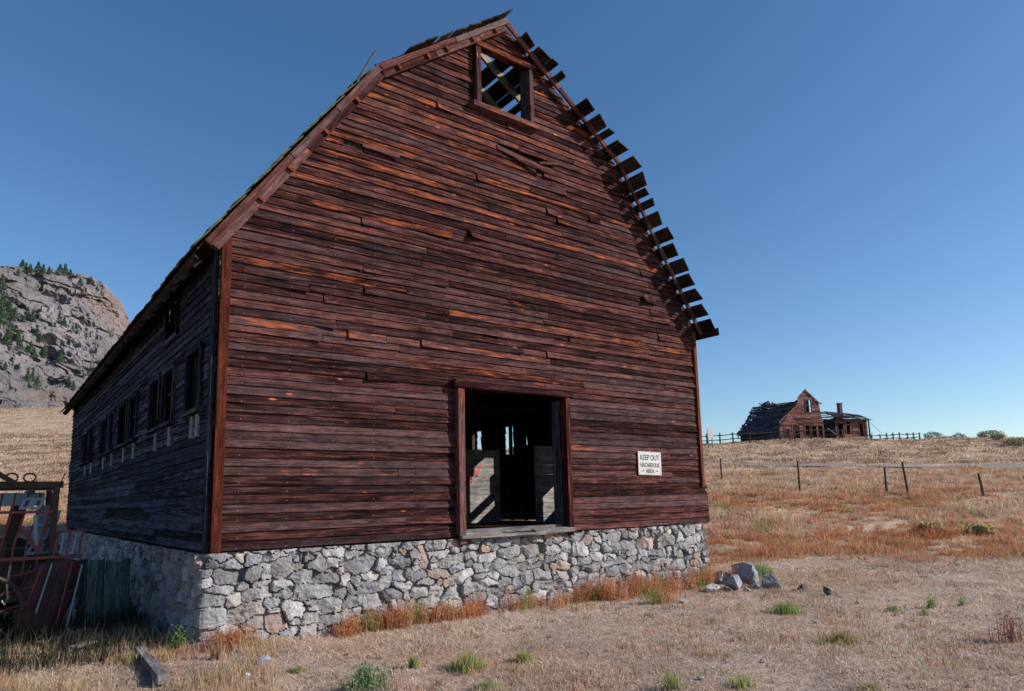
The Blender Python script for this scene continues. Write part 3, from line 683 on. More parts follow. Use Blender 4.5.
mpart('blue_hopper', 'bluepaint', lambda b: (b.board(P3(-2.6, 2.3, .70), P3(-1.55, 2.3, .70), (0, .05, .17), (0, .02, 0)), b.board(P3(-2.6, 2.5, .64), P3(-1.55, 2.5, .64), (0, .4, .0), (0, 0, .02))))
mpart('red_rail', 'redpaint', lambda b: b.board(P3(-3.3, 2.06, .54), P3(-1.45, 2.06, .53), (0, 0, .035), (0, .03, 0)))
mpart('red_rail', 'redpaint', lambda b: b.board(P3(-3.3, 2.0, -.04), P3(-1.1, 2.0, -.06), (0, 0, .045), (0, .03, 0)))
for k in range(10):
    x = -2.75+.135*k; mpart('red_tine', 'redpaint', lambda b: b.tube([P3(x+.07, 2.2, .78), P3(x+.04, 2.12, .5), P3(x-.05, 2.05, .1), P3(x-.08, 2.0, -.3)], .013, 6), bevel=0)
rk = random.Random(5)
for r_ in range(4):
    for k in range(9):
        if rk.random() < .22: continue
        x = -2.72+.15*k+.04*r_+rk.uniform(-.02, .02); z = .62-.19*r_+rk.uniform(-.02, .02); a = rk.uniform(-.5, .2); y = 2.14+.06*r_
        def pad(b):
            u_ = V((math.cos(a), 0, math.sin(a))); w_ = V((-math.sin(a), .35, math.cos(a)))
            b.board(P3(x, y, z)-w_*.055, P3(x+.11, y, z+.02)-w_*.07, w_*.04, (0, .012, 0)); b.board(P3(x, y, z)+w_*.07, P3(x+.11, y, z+.02)+w_*.07, w_*.04, (0, .012, 0))
            b.board(P3(x+.01, y, z)-w_*.06, P3(x+.01, y, z)+w_*.08, u_*.035, (0, .013, 0)); b.board(P3(x+.10, y, z+.02)-w_*.06, P3(x+.10, y, z+.02)+w_*.08, u_*.035, (0, .013, 0))
        mpart('paddle', 'bluepaint', pad, bevel=0)
for k in range(5): mpart('grille_slat', 'bluepaint' if k % 2 else 'redpaint', lambda b: b.board(P3(-1.42+.07*k, 2.05, -.03), P3(-1.38+.07*k, 2.1, .27), (.028, 0, 0), (0, .015, 0)))
mpart('grille_rail', 'redpaint', lambda b: b.board(P3(-1.45, 2.07, .27), P3(-1.06, 2.07, .27), (0, 0, .03), (0, .03, 0)))
mpart('drum', 'iron', lambda b: b.tube([P3(-3.3, 2.75, -.35), P3(-1.3, 2.75, -.35)], .42, 16), bevel=0)
mpart('back_plate', 'iron', lambda b: b.board(P3(-3.3, 3.2, -.2), P3(-1.3, 3.2, -.2), (0, 0, .75), (0, .02, 0)))
rm_ = random.Random(9)
for k in range(9):
    x = -2.7+.15*k; mpart('link_arm', ['redpaint', 'bluepaint', 'iron'][k % 3], lambda b: b.board(P3(x, 2.02+.03*(k % 3), rm_.uniform(.1, .6)), P3(x+rm_.uniform(-.1, .25), 2.05+.03*(k % 3), rm_.uniform(-.3, .2)), (.045, 0, .01), (0, .012, 0)))
for k in range(4): mpart('side_plate', 'bluepaint' if k % 2 else 'iron', lambda b: b.board(P3(-2.5+.3*k, 2.5, .1), P3(-2.42+.3*k, 2.52, .62), (.16, 0, 0), (0, .015, 0)))
for k in range(3): mpart('tie_bar', 'redpaint', lambda b: b.tube([P3(-2.9, 1.98, -.9+.22*k), P3(-1.2, 1.96, -.5+.18*k)], .014, 6), bevel=0)
# curved red hood
hv = []; nu_, nv_ = 18, 12
for i in range(nu_):
    f = i/(nu_-1)
    for j in range(nv_):
        g_ = j/(nv_-1); wl = -1.62-.05*math.sin(f*3)-.02*f; wr = -1.08-.10*f+.04*math.sin(f*5)
        x = wl+(wr-wl)*g_; bul = .22*math.sin(math.pi*g_)+.05*math.sin(3*f+2*g_); bul = bul*.25+.03*math.sin(i*1.1+j*.9)*math.cos(j*1.3)+(.05 if j in (3, 8) else 0); x -= .16*f*(1-g_*.3); hv.append(tuple(P3(x, 2.0-bul, -.08-1.0*f-.06*(1-math.sin(math.pi*g_))*(f < .2))))
hf = [(i*nv_+j, (i+1)*nv_+j, (i+1)*nv_+j+1, i*nv_+j+1) for i in range(nu_-1) for j in range(nv_-1)]
M['hood'] = plain('dull_maroon_paint', (.075, .018, .024), .75, 0, (.02, .012, .016), 4)
hood = npmesh('red_hood', hv, hf, M['hood'], smooth=True, parent=mach); md = hood.modifiers.new('s', 'SOLIDIFY'); md.thickness = .012
for k in range(6): mpart('hood_bar', ['iron', 'redpaint', 'bluepaint'][k % 3], lambda b: b.board(P3(-1.66+.11*k, 1.86, -.12-.04*(k % 2)), P3(-1.80+.11*k, 1.84, -.55-.09*k), (.022, 0, 0), (0, .012, 0)))
mpart('axle', 'iron', lambda b: b.tube([P3(-2.15, 1.7, -.66), P3(-2.15, 3.4, -.66)], .035, 8), bevel=0)
for y in (1.75, 3.35):
    wh = mpart('wheel', 'iron', lambda b: b.tube([P3(-2.15+.43*math.cos(t), y, -.66+.43*math.sin(t)) for t in np.linspace(0, 2*math.pi, 33)[:-1]], .028, 6, closed=True), bevel=0)
    for k in range(8):
        t = k*math.pi/4; mpart('spoke', 'iron', lambda b: b.tube([P3(-2.15, y, -.66), P3(-2.15+.42*math.cos(t), y, -.66+.42*math.sin(t))], .011, 5), parent=wh, bevel=0)
mpart('hook', 'steel', lambda b: b.tube([P3(-1.88, 1.75, -.12), P3(-1.90, 1.74, -.35), P3(-1.88, 1.74, -.5), P3(-1.91, 1.73, -.58), P3(-1.94, 1.74, -.53)], .012, 6), bevel=0)

# boards leaning on the left foundation
M['greenish'] = wood('green_grey_wood', (.03, .045, .042), (.09, .12, .11), (.19, .23, .21), grey=(.16, .18, .17), greyamt=.6)
bp = empty('board_panel', (-.78, 3.05, -1.06), label='grey green panel of upright boards standing in shade between the machine and the foundation', cat='board panel')
x = -.25
for k in range(6):
    mb = MB(); wd = random.uniform(.085, .115); top = random.uniform(.80, .93)
    mb.board((x+wd/2, -.08, -.06), (x+wd/2+.015, .10, top), (wd, 0, 0), (0, .02, 0)); mb.build('board', M['greenish'], bp); x += wd+.008
for z_ in (.22, .68): mb = MB(); mb.board((-.26, .02+.1*z_, z_), (x, .02+.1*z_, z_+.02), (0, 0, .07), (0, .02, 0)); mb.build('batten', M['greenish'], bp)

def plank(name, a, b, w_, t_, mat, label, cat='plank', z=.03, group=None):
    a, b = V(a), V(b); mid = (a+b)/2; o = mid.copy(); o.z = hz(mid.x, mid.y)
    a.z = hz(a.x, a.y)+z-o.z; b.z = hz(b.x, b.y)+z-o.z; a.x -= o.x; a.y -= o.y; b.x -= o.x; b.y -= o.y
    d = (b-a).normalized(); sd = d.cross(V((0, 0, 1))).normalized(); mb = MB(); mb.board(a, b, sd*w_, sd.cross(d)*t_); q = mb.build(name, M[mat], bevel=.006); q.location = o
    return tag(q, label, cat, group)
a = atG(139, 657); b_e = atG(163, 688)
plank('timber_beam', a, b_e, .11, .09, 'grey', 'short weathered timber beam lying in dry grass at the shade edge by the barn corner', 'beam', z=.07)
plank('plank', atG(38, 652), atG(88, 636), .10, .03, 'grey', 'thin grey plank lying in the shade below the red machine hood', z=.10)
plank('plank', atG(72, 655), atG(120, 640), .12, .03, 'grey', 'wide grey plank lying in the shade between the machine and the timber beam', z=.08)
plank('plank', atG(78, 622), atG(112, 621), .08, .03, 'grey', 'narrow grey plank on shaded ground in front of the upright board panel', z=.08)
plank('plank', atG(2, 658), atG(40, 657), .10, .03, 'grey', 'pale grey plank at the shade edge below the farm machine', z=.05)

# ------------------------------------------------------------------ rocks
def rock(size, seed, tone=(.3, .3, .32), loc=(0, 0, 0), label=None, group=None, sink=.2, rz=0, cat='rock'):
    import bmesh
    bm = bmesh.new(); bmesh.ops.create_icosphere(bm, subdivisions=4, radius=1); r = np.random.default_rng(seed)
    v = np.array([q.co[:] for q in bm.verts]); f = np.array([[q.index for q in t.verts] for t in bm.faces]); bm.free()
    Np = r.normal(size=(12, 3)); Np /= np.linalg.norm(Np, axis=1)[:, None]; D = r.uniform(.5, .92, 12)
    dots = v@Np.T; rad = np.min(np.where(dots > .05, D/np.maximum(dots, .05), 9), axis=1); rad = np.minimum(rad, 1.15)
    p = v*rad[:, None]; p = p*(1+.05*fbm(p[:, 0]*3, p[:, 1]*3, p[:, 2]*3, seed=seed, o=4))[:, None]; p = p*np.array(size)/2; p[:, 2] += size[2]*(.5-sink)
    col = np.array(tone)*(1+.25*fbm(v[:, 0]*2, v[:, 1]*2, v[:, 2]*2, seed=seed+5, o=4))[:, None]
    o = npmesh('rock', p, f, M['stone'], np.clip(col, .02, 1)); o.location = loc; o.rotation_euler = (0, 0, rz); return tag(o, label, cat, group)
G1 = 'loose stones by the right foundation corner'
rocks = [(722, 583, (.62, .5, .30), (.40, .40, .42), 'flat pale grey rock nearest the right foundation corner, top left of the rubble pile'),
 (744, 584, (.54, .44, .46), (.30, .30, .32), 'largest rounded grey rock in the rubble pile right of the barn'),
 (735, 590, (.36, .30, .30), (.27, .27, .30), 'medium grey rock at the front of the rubble pile, below the largest rock'),
 (712, 592, (.34, .26, .20), (.50, .48, .44), 'small pale cream rock at the lower left of the rubble pile'),
 (772, 588, (.38, .38, .34), (.24, .25, .28), 'squarish grey rock just right of the rubble pile'),
 (757, 589, (.17, .15, .16), (.22, .22, .24), 'small stone between the rubble pile and the squarish rock'),
 (803, 590, (.20, .16, .14), (.12, .11, .11), 'small dark stone first to the right of the squarish rock'),
 (827, 595, (.18, .15, .18), (.12, .12, .13), 'small dark pointed stone farthest right of the rubble pile'),
 (727, 592, (.18, .2, .14), (.14, .12, .12), 'small dark stone wedged low in front of the rubble pile'),
 (700, 577, (.28, .25, .30), (.30, .29, .30), 'grey stone fallen against the right foundation corner'),
 (706, 584, (.22, .2, .2), (.33, .32, .33), 'small grey stone between the fallen corner stone and the flat pale rock'),
 (692, 588, (.15, .13, .12), (.3, .29, .28), 'small stone half hidden in red weeds at the right end of the foundation'),
 (748, 592, (.14, .12, .1), (.36, .35, .34), 'tiny grey stone in front of the largest rock'),
 (684, 603, (.16, .14, .09), (.45, .44, .43), 'small grey stone on bare ground in front of the red weeds'),
 (263, 664, (.17, .13, .12), (.30, .32, .38), 'small blue grey stone on the ground below the left part of the foundation'),
 (247, 677, (.10, .08, .05), (.75, .74, .72), 'tiny white stone nearest the bottom left foundation corner'),
 (815, 623, (.08, .07, .04), (.5, .48, .45), 'tiny pale pebble on the open dry ground right of the barn')]
for i, (px, py, sz, tone, lb) in enumerate(rocks): rock(sz, 100+i*7, tone, atG(px, py), lb, G1 if i < 13 else None, rz=i*1.3)

# ------------------------------------------------------------------ grass and weeds (real blades)
def inbarn(x, y, m=.0): return (x > -.12-m) & (x < 9.42+m) & (y > -.14-m) & (y < L+.1+m)
def blades(name, x, y, h, wd, lean, col, jit=.18, segs=2, parent=None, mat='grass', z=None, tipcol=None, R=rng):
    n = len(x); z = height(x, y) if z is None else z; ang = R.uniform(0, 2*math.pi, n); la = R.uniform(0, 2*math.pi, n)
    sx, sy = np.cos(ang)*wd/2, np.sin(ang)*wd/2; lx, ly = np.cos(la)*lean*h, np.sin(la)*lean*h; hh = h*np.sqrt(np.maximum(1-lean**2, .02))
    c = np.clip(col*(1+R.normal(0, jit, (n, 1)))*(1+R.normal(0, .05, (n, 3))), .005, 1); tc = c*1.1 if tipcol is None else tipcol
    z0 = z-.01
    if segs == 1:
        v = np.stack([np.stack([x-sx, y-sy, z0], 1), np.stack([x+sx, y+sy, z0], 1), np.stack([x+lx, y+ly, z0+hh+.012], 1)], 1); k = 3; f = np.array([[0, 1, 2]])
        cc = np.stack([c*.9, c*.9, tc], 1)
    else:
        v = np.stack([np.stack([x-sx, y-sy, z0], 1), np.stack([x+sx, y+sy, z0], 1), np.stack([x-sx*.7+lx*.35, y-sy*.7+ly*.35, z0+hh*.6], 1), np.stack([x+sx*.7+lx*.35, y+sy*.7+ly*.35, z0+hh*.6], 1), np.stack([x+lx, y+ly, z0+hh], 1)], 1); k = 5
        f = np.array([[0, 1, 3], [0, 3, 2], [2, 3, 4]]); cc = np.stack([c*.85, c*.85, c, c, tc], 1)
    F = (np.arange(n)[:, None, None]*k+f[None]).reshape(-1, 3)
    return npmesh(name, v.reshape(-1, 3), F, M[mat], np.clip(cc, 0, 1).reshape(-1, 3), parent=parent)
def scatter(n, u0, u1, v0, v1, m=1.25, p=1.0):
    """p=1: even density per view angle; limited to a wedge wider than the view"""
    u = u0+(u1-u0)*rng.random(n)**p; a = rng.uniform(v0, v1, n); x, y = xy(u, u*a); return x, y, u, a
def keep(msk, *arr): return [a[msk] for a in arr]
STRAW = np.array([[.54, .41, .29], [.46, .33, .23], [.60, .49, .37], [.38, .25, .17], [.50, .32, .20]])
REDW = np.array([[.40, .15, .07], [.47, .21, .10], [.33, .11, .06], [.50, .27, .14], [.42, .20, .12]])
GREEN = np.array([[.10, .20, .04], [.16, .26, .07], [.22, .30, .10], [.09, .16, .05]])
def clumps(nc, per, u0, u1, a0, a1, rad, thr, seed, f=.5, p=1):
    x, y, u, a = scatter(nc, u0, u1, a0, a1, p=p); d = fbm(x*f, y*f, seed=seed, o=3); x, y, u, a, d = keep((~inbarn(x, y, .05)) & (d+rng.normal(0, .22, len(x)) > thr), x, y, u, a, d)
    n = len(x)*per; cx_ = np.repeat(x, per)+rng.normal(0, 1, n)*np.repeat(rng.uniform(.4, 1, len(x))*rad, per); cy_ = np.repeat(y, per)+rng.normal(0, 1, n)*rad
    ok = ~inbarn(cx_, cy_); ci = np.repeat(np.arange(len(x)), per)[ok]; return cx_[ok], cy_[ok], np.repeat(u, per)[ok], ci, len(x)
# loose straw litter lying on the bare ground
x, y, u, a = scatter(260000, 4.2, 20, -.95, .95, p=1.1)
dn = fbm(x*.7, y*.7, seed=101, o=4); x, y, u, dn = keep((~inbarn(x, y)) & (dn > rng.normal(-.45, .5, len(x))), x, y, u, dn)
n = len(x); o = blades('straw_litter', x, y, rng.uniform(.04, .16, n), rng.uniform(.004, .009, n)*(.6+u/14), rng.uniform(.90, .985, n), STRAW[rng.integers(0, 5, n)]*np.array([1.35, 1.4, 1.5])*(1+.22*fbm(x*.8, y*.8, seed=104, o=3))[:, None], segs=1)
tag(o, 'pale straw litter scattered flat over the bare ground in front of the barn', 'straw', kind='stuff')
x, y, u, a = scatter(330000, 4.2, 20, -.95, .95, p=1.1)
dn = fbm(x*1.6, y*1.6, seed=103, o=5); x, y, u, dn = keep((~inbarn(x, y)) & (dn > rng.normal(-.15, .28, len(x))), x, y, u, dn); n = len(x)
tag(blades('dead_stubble', x, y, rng.uniform(.012, .05, n)*(1+.5*dn), rng.uniform(.004, .009, n)*(.5+u/12), rng.uniform(.3, .95, n), np.concatenate([STRAW*np.array([1.1, 1.15, 1.28]), [[.36, .24, .19], [.26, .18, .145]]])[rng.integers(0, 7, n)]*(1+.5*fbm(x*1.6, y*1.6, seed=105, o=4))[:, None], segs=1, jit=.38), 'short matted dead stubble covering the trodden ground in front of the barn', 'stubble', kind='stuff')
x, y, u, ci, nc = clumps(5200, 11, 4.2, 20, -.95, .95, .05, .0, 115, f=.8)
ch = rng.uniform(.02, .08, nc)[ci]; cc = np.array([[.16, .11, .08], [.22, .14, .09], [.15, .15, .07], [.34, .17, .09], [.12, .09, .07]])[rng.integers(0, 5, nc)][ci]
tag(blades('withered_weeds', x, y, ch*rng.uniform(.5, 1.3, len(x)), .004+.0006*u, rng.uniform(.3, .95, len(x)), cc), 'low brown withered weeds dotted over the bare ground in front of the barn', 'weeds', kind='stuff')
# pebbles and clods
n = 2600; x, y, u, a = scatter(n, 4.2, 20, -.95, .95); x, y, u = keep(~inbarn(x, y, .1), x, y, u); n = len(x); sz_ = rng.uniform(.006, .02, n)*(1+2*(rng.random(n) < .04))
oc = np.array([[1, 0, 0], [-1, 0, 0], [0, 1, 0], [0, -1, 0], [0, 0, 1], [0, 0, -1]], float); of = np.array([[0, 2, 4], [2, 1, 4], [1, 3, 4], [3, 0, 4], [2, 0, 5], [1, 2, 5], [3, 1, 5], [0, 3, 5]])
pv = oc[None]*sz_[:, None, None]*rng.uniform(.5, 1.2, (n, 6, 1))*np.array([1, .85, .6]); pv = pv+np.stack([x, y, height(x, y)+sz_*.3], 1)[:, None]
pc = np.array([[.42, .38, .35], [.28, .25, .24], [.5, .46, .42], [.2, .16, .14]])[rng.integers(0, 4, n)]
tag(npmesh('pebbles', pv.reshape(-1, 3), (np.arange(n)[:, None, None]*6+of[None]).reshape(-1, 3), M['grass'], np.repeat(pc, 6, 0)), 'scattered pebbles and clods on the bare ground in front of the barn', 'pebbles', kind='stuff')
# short dry tussocks in the foreground
x, y, u, ci, nc = clumps(9000, 14, 4.2, 19, -.95, .95, .07, .22, 111)
ch = rng.uniform(.03, .11, nc)[ci]; cc = STRAW[rng.integers(0, 5, nc)][ci]*.9; gk = ((rng.random(nc) < .16)[ci])[:, None]; cc = np.where(gk, np.array([.30, .29, .12]), cc); rk_ = ((rng.random(nc) < .15)[ci])[:, None]; cc = np.where(rk_, REDW[rng.integers(0, 5, len(x))]*.9, cc)
tag(blades('dry_grass', x, y, ch*rng.uniform(.5, 1.3, len(x)), .004+.0006*u, rng.uniform(.2, .8, len(x)), cc), 'short dry grass tussocks over the ground in front of the barn', 'dry grass', kind='stuff')
# taller golden grass, bottom left
x, y, u, ci, nc = clumps(2600, 15, 5.4, 8.9, -.95, -.34, .08, .0, 121, f=1.2)
ch = rng.uniform(.06, .20, nc)[ci]*(1-.45*sstep(-.5, -.3, (uv(x, y)[1]/uv(x, y)[0]))); cc = np.array([[.55, .40, .26], [.48, .33, .20], [.40, .34, .19], [.46, .26, .16]])[rng.integers(0, 4, nc)][ci]
tag(blades('golden_grass', x, y, ch*rng.uniform(.5, 1.3, len(x)), .006, rng.uniform(.1, .6, len(x)), cc), 'taller golden grass along the shade edge left of the barn corner', 'grass', kind='stuff')
# weeds in the shade left of the barn, coloured darker to deepen that shade
n = 16000; x = rng.uniform(-3.4, -.12, n); y = rng.uniform(-.1, 9, n); d = fbm(x*1.2, y*1.2, seed=131, o=3); x, y = keep(d > -.1, x, y); n = len(x)
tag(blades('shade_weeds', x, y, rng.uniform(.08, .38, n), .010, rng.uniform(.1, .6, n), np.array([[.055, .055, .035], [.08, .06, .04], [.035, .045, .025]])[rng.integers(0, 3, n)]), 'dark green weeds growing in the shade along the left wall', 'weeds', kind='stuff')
# red weeds along the foundation
def redweeds():
    X, Y, Hh, Cc = [], [], [], []
    R = np.random.default_rng(5)
    # (x, y, spread, n stems, height)
    spots = []
    for q in np.linspace(1.4, 9.3, 150):
        dens = .55+.9*float(fbm(np.array([q*.9]), np.array([0.]), seed=141, o=2)[0])+(.45 if q > 4.6 else -.15)
        if R.random() < dens: spots.append((q+R.normal(0, .05), -.22-abs(R.normal(0, .22 if q > 4.3 else .10))-.05, .07, int(R.uniform(22, 55)), R.uniform(.18, .46)*(1 if q > 4 else .8)))
    for q in np.linspace(4.3, 6.6, 34): spots.append((q+R.normal(0, .05), -.2-abs(R.normal(0, .16)), .06, int(R.uniform(14, 40)), R.uniform(.14, .36)))
    for q in np.linspace(1.5, 4.0, 12): spots.append((q+R.normal(0, .12), -.2-abs(R.normal(0, .12)), .05, 12, R.uniform(.16, .42)))
    for q in np.linspace(6.5, 9.6, 22): spots.append((q, -.5-abs(R.normal(0, .35)), .08, 40, R.uniform(.14, .3)))
    for q in (( .2, -.25), (.1, -.3), (.35, -.28), (6.2, -1.5), (6.35, -1.6), (9.5, .2), (9.6, .6)): spots.append((q[0], q[1], .10, 80, .26))
    x, y, h, c = [], [], [], []
    for (sx, sy, sp, k, hh) in spots:
        x.append(sx+R.normal(0, sp, k)); y.append(np.minimum(sy+R.normal(0, sp*.7, k), -.13) if sx < 9.4 else sy+R.normal(0, sp, k)); h.append(hh*R.uniform(.45, 1.15, k)); base = REDW[R.integers(0, 5)]*np.array([1.3, 1.45, 1.5]) if R.random() < .88 else np.array([.26, .28, .09]); c.append(np.repeat(base[None]*R.uniform(.85, 1.2), k, 0))
    x, y, h, c = map(np.concatenate, (x, y, h, c)); n = len(x); z = height(x, y)
    # each stem: thin blade + small seed flecks up its length
    V_, F_, C_ = [], [], []
    la = R.uniform(0, 6.28, n); ln = R.uniform(.02, .35, n)*h; tx, ty = x+np.cos(la)*ln, y+np.sin(la)*ln; w_ = .0045; an = R.uniform(0, 6.28, n)
    v = np.stack([np.stack([x-np.cos(an)*w_, y-np.sin(an)*w_, z-.01], 1), np.stack([x+np.cos(an)*w_, y+np.sin(an)*w_, z-.01], 1), np.stack([tx, ty, z+h], 1)], 1).reshape(-1, 3)
    V_.append(v); C_.append(np.repeat(c*.8, 3, 0))
    for k in range(5):
        f = R.uniform(.35, 1.02, n); px, py, pz = x+(tx-x)*f, y+(ty-y)*f, z+h*f; q = R.normal(0, 1, (n, 3, 3)); q /= np.linalg.norm(q, axis=2)[..., None]; s_ = R.uniform(.008, .018, n)[:, None, None]
        V_.append((np.stack([px, py, pz], 1)[:, None]+q*s_).reshape(-1, 3)); C_.append(np.repeat(np.clip(c*R.uniform(.8, 1.35, (n, 1)), 0, 1), 3, 0))
    v = np.concatenate(V_); return tag(npmesh('red_weeds', v, np.arange(len(v)).reshape(-1, 3), M['grass'], np.concatenate(C_)), 'orange red dry weeds growing along the foot of the stone foundation', 'weeds', kind='stuff')
redweeds()
# field beyond the bare ground: mounded tussocks
def field(name, nc, per, u0, u1, rad, hr, wf, seed, pal_fn, label, a0=-.95, a1=.95, dens=None, p=.8):
    x, y, u, a = scatter(nc, u0, u1, a0, a1, p=p); d = fbm(x*.16, y*.16, seed=seed, o=4); d2 = fbm(x*.7, y*.7, seed=seed+3, o=3)
    m_ = (~inbarn(x, y, .2)) & (d2+1.6 > rng.normal(0, .3, len(x)))
    if dens is not None: m_ &= dens(x, y, u, a, d) > rng.random(len(x))
    ru_ = np.interp(u*a, rv, ru); m_ &= (np.abs(u-ru_) > np.where(u*a < 28, 1.9, 4.4)) | (u*a < 3)
    x, y, u, a, d, d2 = keep(m_, x, y, u, a, d, d2); n = len(x); R_ = rng.uniform(*rad, n)*(1+.3*d2); Hc = rng.uniform(*hr, n)*(1+.5*d2); col = pal_fn(d, d2, u, a, n)
    i = np.repeat(np.arange(n), per); r = rng.random(len(i))**.6; t = rng.uniform(0, 6.28, len(i)); bx = x[i]+np.cos(t)*r*R_[i]; by = y[i]+np.sin(t)*r*R_[i]
    ok = ~inbarn(bx, by, .02); i, r, t, bx, by = keep(ok, i, r, t, bx, by); n = len(i)
    h = Hc[i]*(1-.55*r**2)*rng.uniform(.55, 1.1, n); out = .3+.7*r+rng.normal(0, .2, n); t2 = t+rng.normal(0, .5, n); w_ = wf*u[i]*rng.uniform(.6, 1.4, n)/2; an = rng.uniform(0, 6.28, n); z = height(bx, by)-.01
    v = np.stack([np.stack([bx-np.cos(an)*w_, by-np.sin(an)*w_, z], 1), np.stack([bx+np.cos(an)*w_, by+np.sin(an)*w_, z], 1), np.stack([bx+np.cos(t2)*out*h, by+np.sin(t2)*out*h, z+h], 1)], 1)
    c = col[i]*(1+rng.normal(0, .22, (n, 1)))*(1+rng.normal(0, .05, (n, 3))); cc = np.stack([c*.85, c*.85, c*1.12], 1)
    return tag(npmesh(name, v.reshape(-1, 3), np.arange(n*3).reshape(-1, 3), M['grass'], np.clip(cc, .005, 1).reshape(-1, 3)), label, 'dry grass', kind='stuff')
def pal_mid(d, d2, u, a, n):
    red = REDW[rng.integers(0, 5, n)]*np.array([1.12, 1.22, 1.25]); st = STRAW[rng.integers(0, 5, n)]*1.12
    k = np.clip(sstep(-.85, .1, d+rng.normal(0, .25, n))*(1-.7*sstep(25, 36, u)), 0, 1)[:, None]; c = st*(1-k)+red*k
    return np.where((rng.random(n) < .025)[:, None], GREEN[rng.integers(0, 4, n)]*1.3, c)
def dens_mid(x, y, u, a, d): return sstep(15.5, 18.5, u+3.0*d+1.3*fbm(x*.6, y*.6, seed=155, o=2))*.97
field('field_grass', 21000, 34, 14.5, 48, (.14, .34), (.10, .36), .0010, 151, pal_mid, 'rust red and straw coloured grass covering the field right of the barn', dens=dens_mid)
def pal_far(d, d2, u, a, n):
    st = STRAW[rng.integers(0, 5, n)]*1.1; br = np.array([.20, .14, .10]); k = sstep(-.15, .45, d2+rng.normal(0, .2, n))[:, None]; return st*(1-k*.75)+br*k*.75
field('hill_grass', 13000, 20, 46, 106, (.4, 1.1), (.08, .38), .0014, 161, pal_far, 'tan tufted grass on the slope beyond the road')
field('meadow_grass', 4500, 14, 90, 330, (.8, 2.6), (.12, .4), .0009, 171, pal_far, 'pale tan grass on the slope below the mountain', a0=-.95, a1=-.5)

# green tufts: one by one
def tuft(name, px, py, w_, h_, cols, label, n=260, cat='grass tuft', lean=(.1, .6), seed=0, bw=.008, leafy=False):
    p = atG(px, py); R = np.random.default_rng(seed+int(px)); r = np.minimum(np.abs(R.normal(0, .42, n)), .85)*w_/2; t = R.uniform(0, 6.28, n); x = p.x+r*np.cos(t); y = p.y+r*np.sin(t)
    h = h_*R.uniform(.4, 1.1, n)*(1-.5*(r/(w_/2+.01))**2*.5); c = np.array(cols)[R.integers(0, len(cols), n)]
    o = blades(name, x-p.x, y-p.y, np.maximum(h, .02), np.full(n, bw), R.uniform(*lean, n), c, z=height(x, y)-p.z, R=R)
    o.location = p
    if leafy:
        k = n*3; i = R.integers(0, n, k); f = R.uniform(.2, 1, k); c0 = np.stack([(x-p.x)[i], (y-p.y)[i], (height(x, y)-p.z)[i]+h[i]*f], 1)+R.normal(0, .02, (k, 3)); q = R.normal(0, 1, (k, 3, 3)); q /= np.linalg.norm(q, axis=2)[..., None]
        npmesh('leaves', (c0[:, None]+q*.016).reshape(-1, 3), np.arange(k*3).reshape(-1, 3), M['leaf'], np.repeat(c[i]*1.1, 3, 0), parent=o)
    return tag(o, label, cat)
GB = [(.15, .25, .06), (.21, .30, .09), (.28, .33, .13), (.38, .36, .17)]; GY_ = [(.34, .34, .13), (.26, .32, .10), (.42, .38, .18)]; GO = [(.30, .25, .10), (.38, .30, .14), (.22, .20, .08)]
tuft('grass_tuft', 760, 576, .85, .30, GB, 'bright green grass tuft just behind the rubble pile right of the barn', 700, seed=1)
tuft('grass_tuft', 787, 614, .60, .20, GB, 'bright green grass tuft in front of the squarish rock', 500, seed=2)
tuft('grass_tuft', 468, 670, .50, .22, GY_, 'yellow green grass tuft with tallest blades, left of the pair below the doorway', 420, seed=3)
tuft('grass_tuft', 524, 662, .30, .15, GY_, 'yellow green grass tuft nearer the red weeds, right of the pair below the doorway', 240, seed=4)
tuft('grass_tuft', 413, 668, .18, .16, GB, 'small green grass tuft below the foundation, left of the doorway', 150, seed=5)
tuft('leafy_weed', 365, 690, .55, .26, [(.16, .24, .12), (.22, .30, .16), (.12, .20, .08)], 'large leafy green weed at the bottom edge below the foundation', 260, 'weed', seed=6, leafy=True)
tuft('grass_tuft', 298, 672, .35, .10, GB+GY_, 'low green grass patch left of the large leafy weed', 200, seed=7, lean=(.4, .9))
tuft('grass_tuft', 842, 642, .65, .16, GO, 'olive brown low tussock on the open ground right of the green tufts', 380, seed=8, lean=(.2, .8))
tuft('leafy_weed', 931, 608, .16, .20, GB, 'small upright green weed, tallest of the weeds on the open ground at right', 60, 'weed', seed=9, leafy=True)
tuft('leafy_weed', 962, 606, .14, .12, GB, 'small green weed right of the tallest upright one', 40, 'weed', seed=10, leafy=True)
tuft('leafy_weed', 895, 612, .45, .08, GB, 'spreading low green weed left of the tallest upright one', 90, 'weed', seed=11, leafy=True, lean=(.4, .95))
tuft('leafy_weed', 925, 615, .22, .06, GB, 'flat green weed right below the tallest upright one', 60, 'weed', seed=12, leafy=True, lean=(.4, .95))
tuft('dead_weed', 1012, 642, .45, .36, [(.26, .12, .09), (.33, .17, .12)], 'reddish brown dead weed with seed heads at the right edge', 70, 'weed', seed=13, leafy=True, lean=(.05, .3))
tuft('grass_tuft', 672, 690, .25, .20, GY_+GB, 'upright green grass tuft at the bottom edge right of centre', 110, seed=14)
tuft('grass_tuft', 742, 688, .35, .14, GY_, 'wider yellow green grass tuft at the bottom edge below the bright green one', 150, seed=15)
tuft('grass_tuft', 487, 690, .35, .12, GB+GY_, 'green grass tuft at the bottom edge below the doorway', 160, seed=16)
tuft('grass_tuft', 870, 690, .35, .10, GO+GY_, 'olive grass tuft at the bottom edge towards the right', 140, seed=17, lean=(.2, .8))
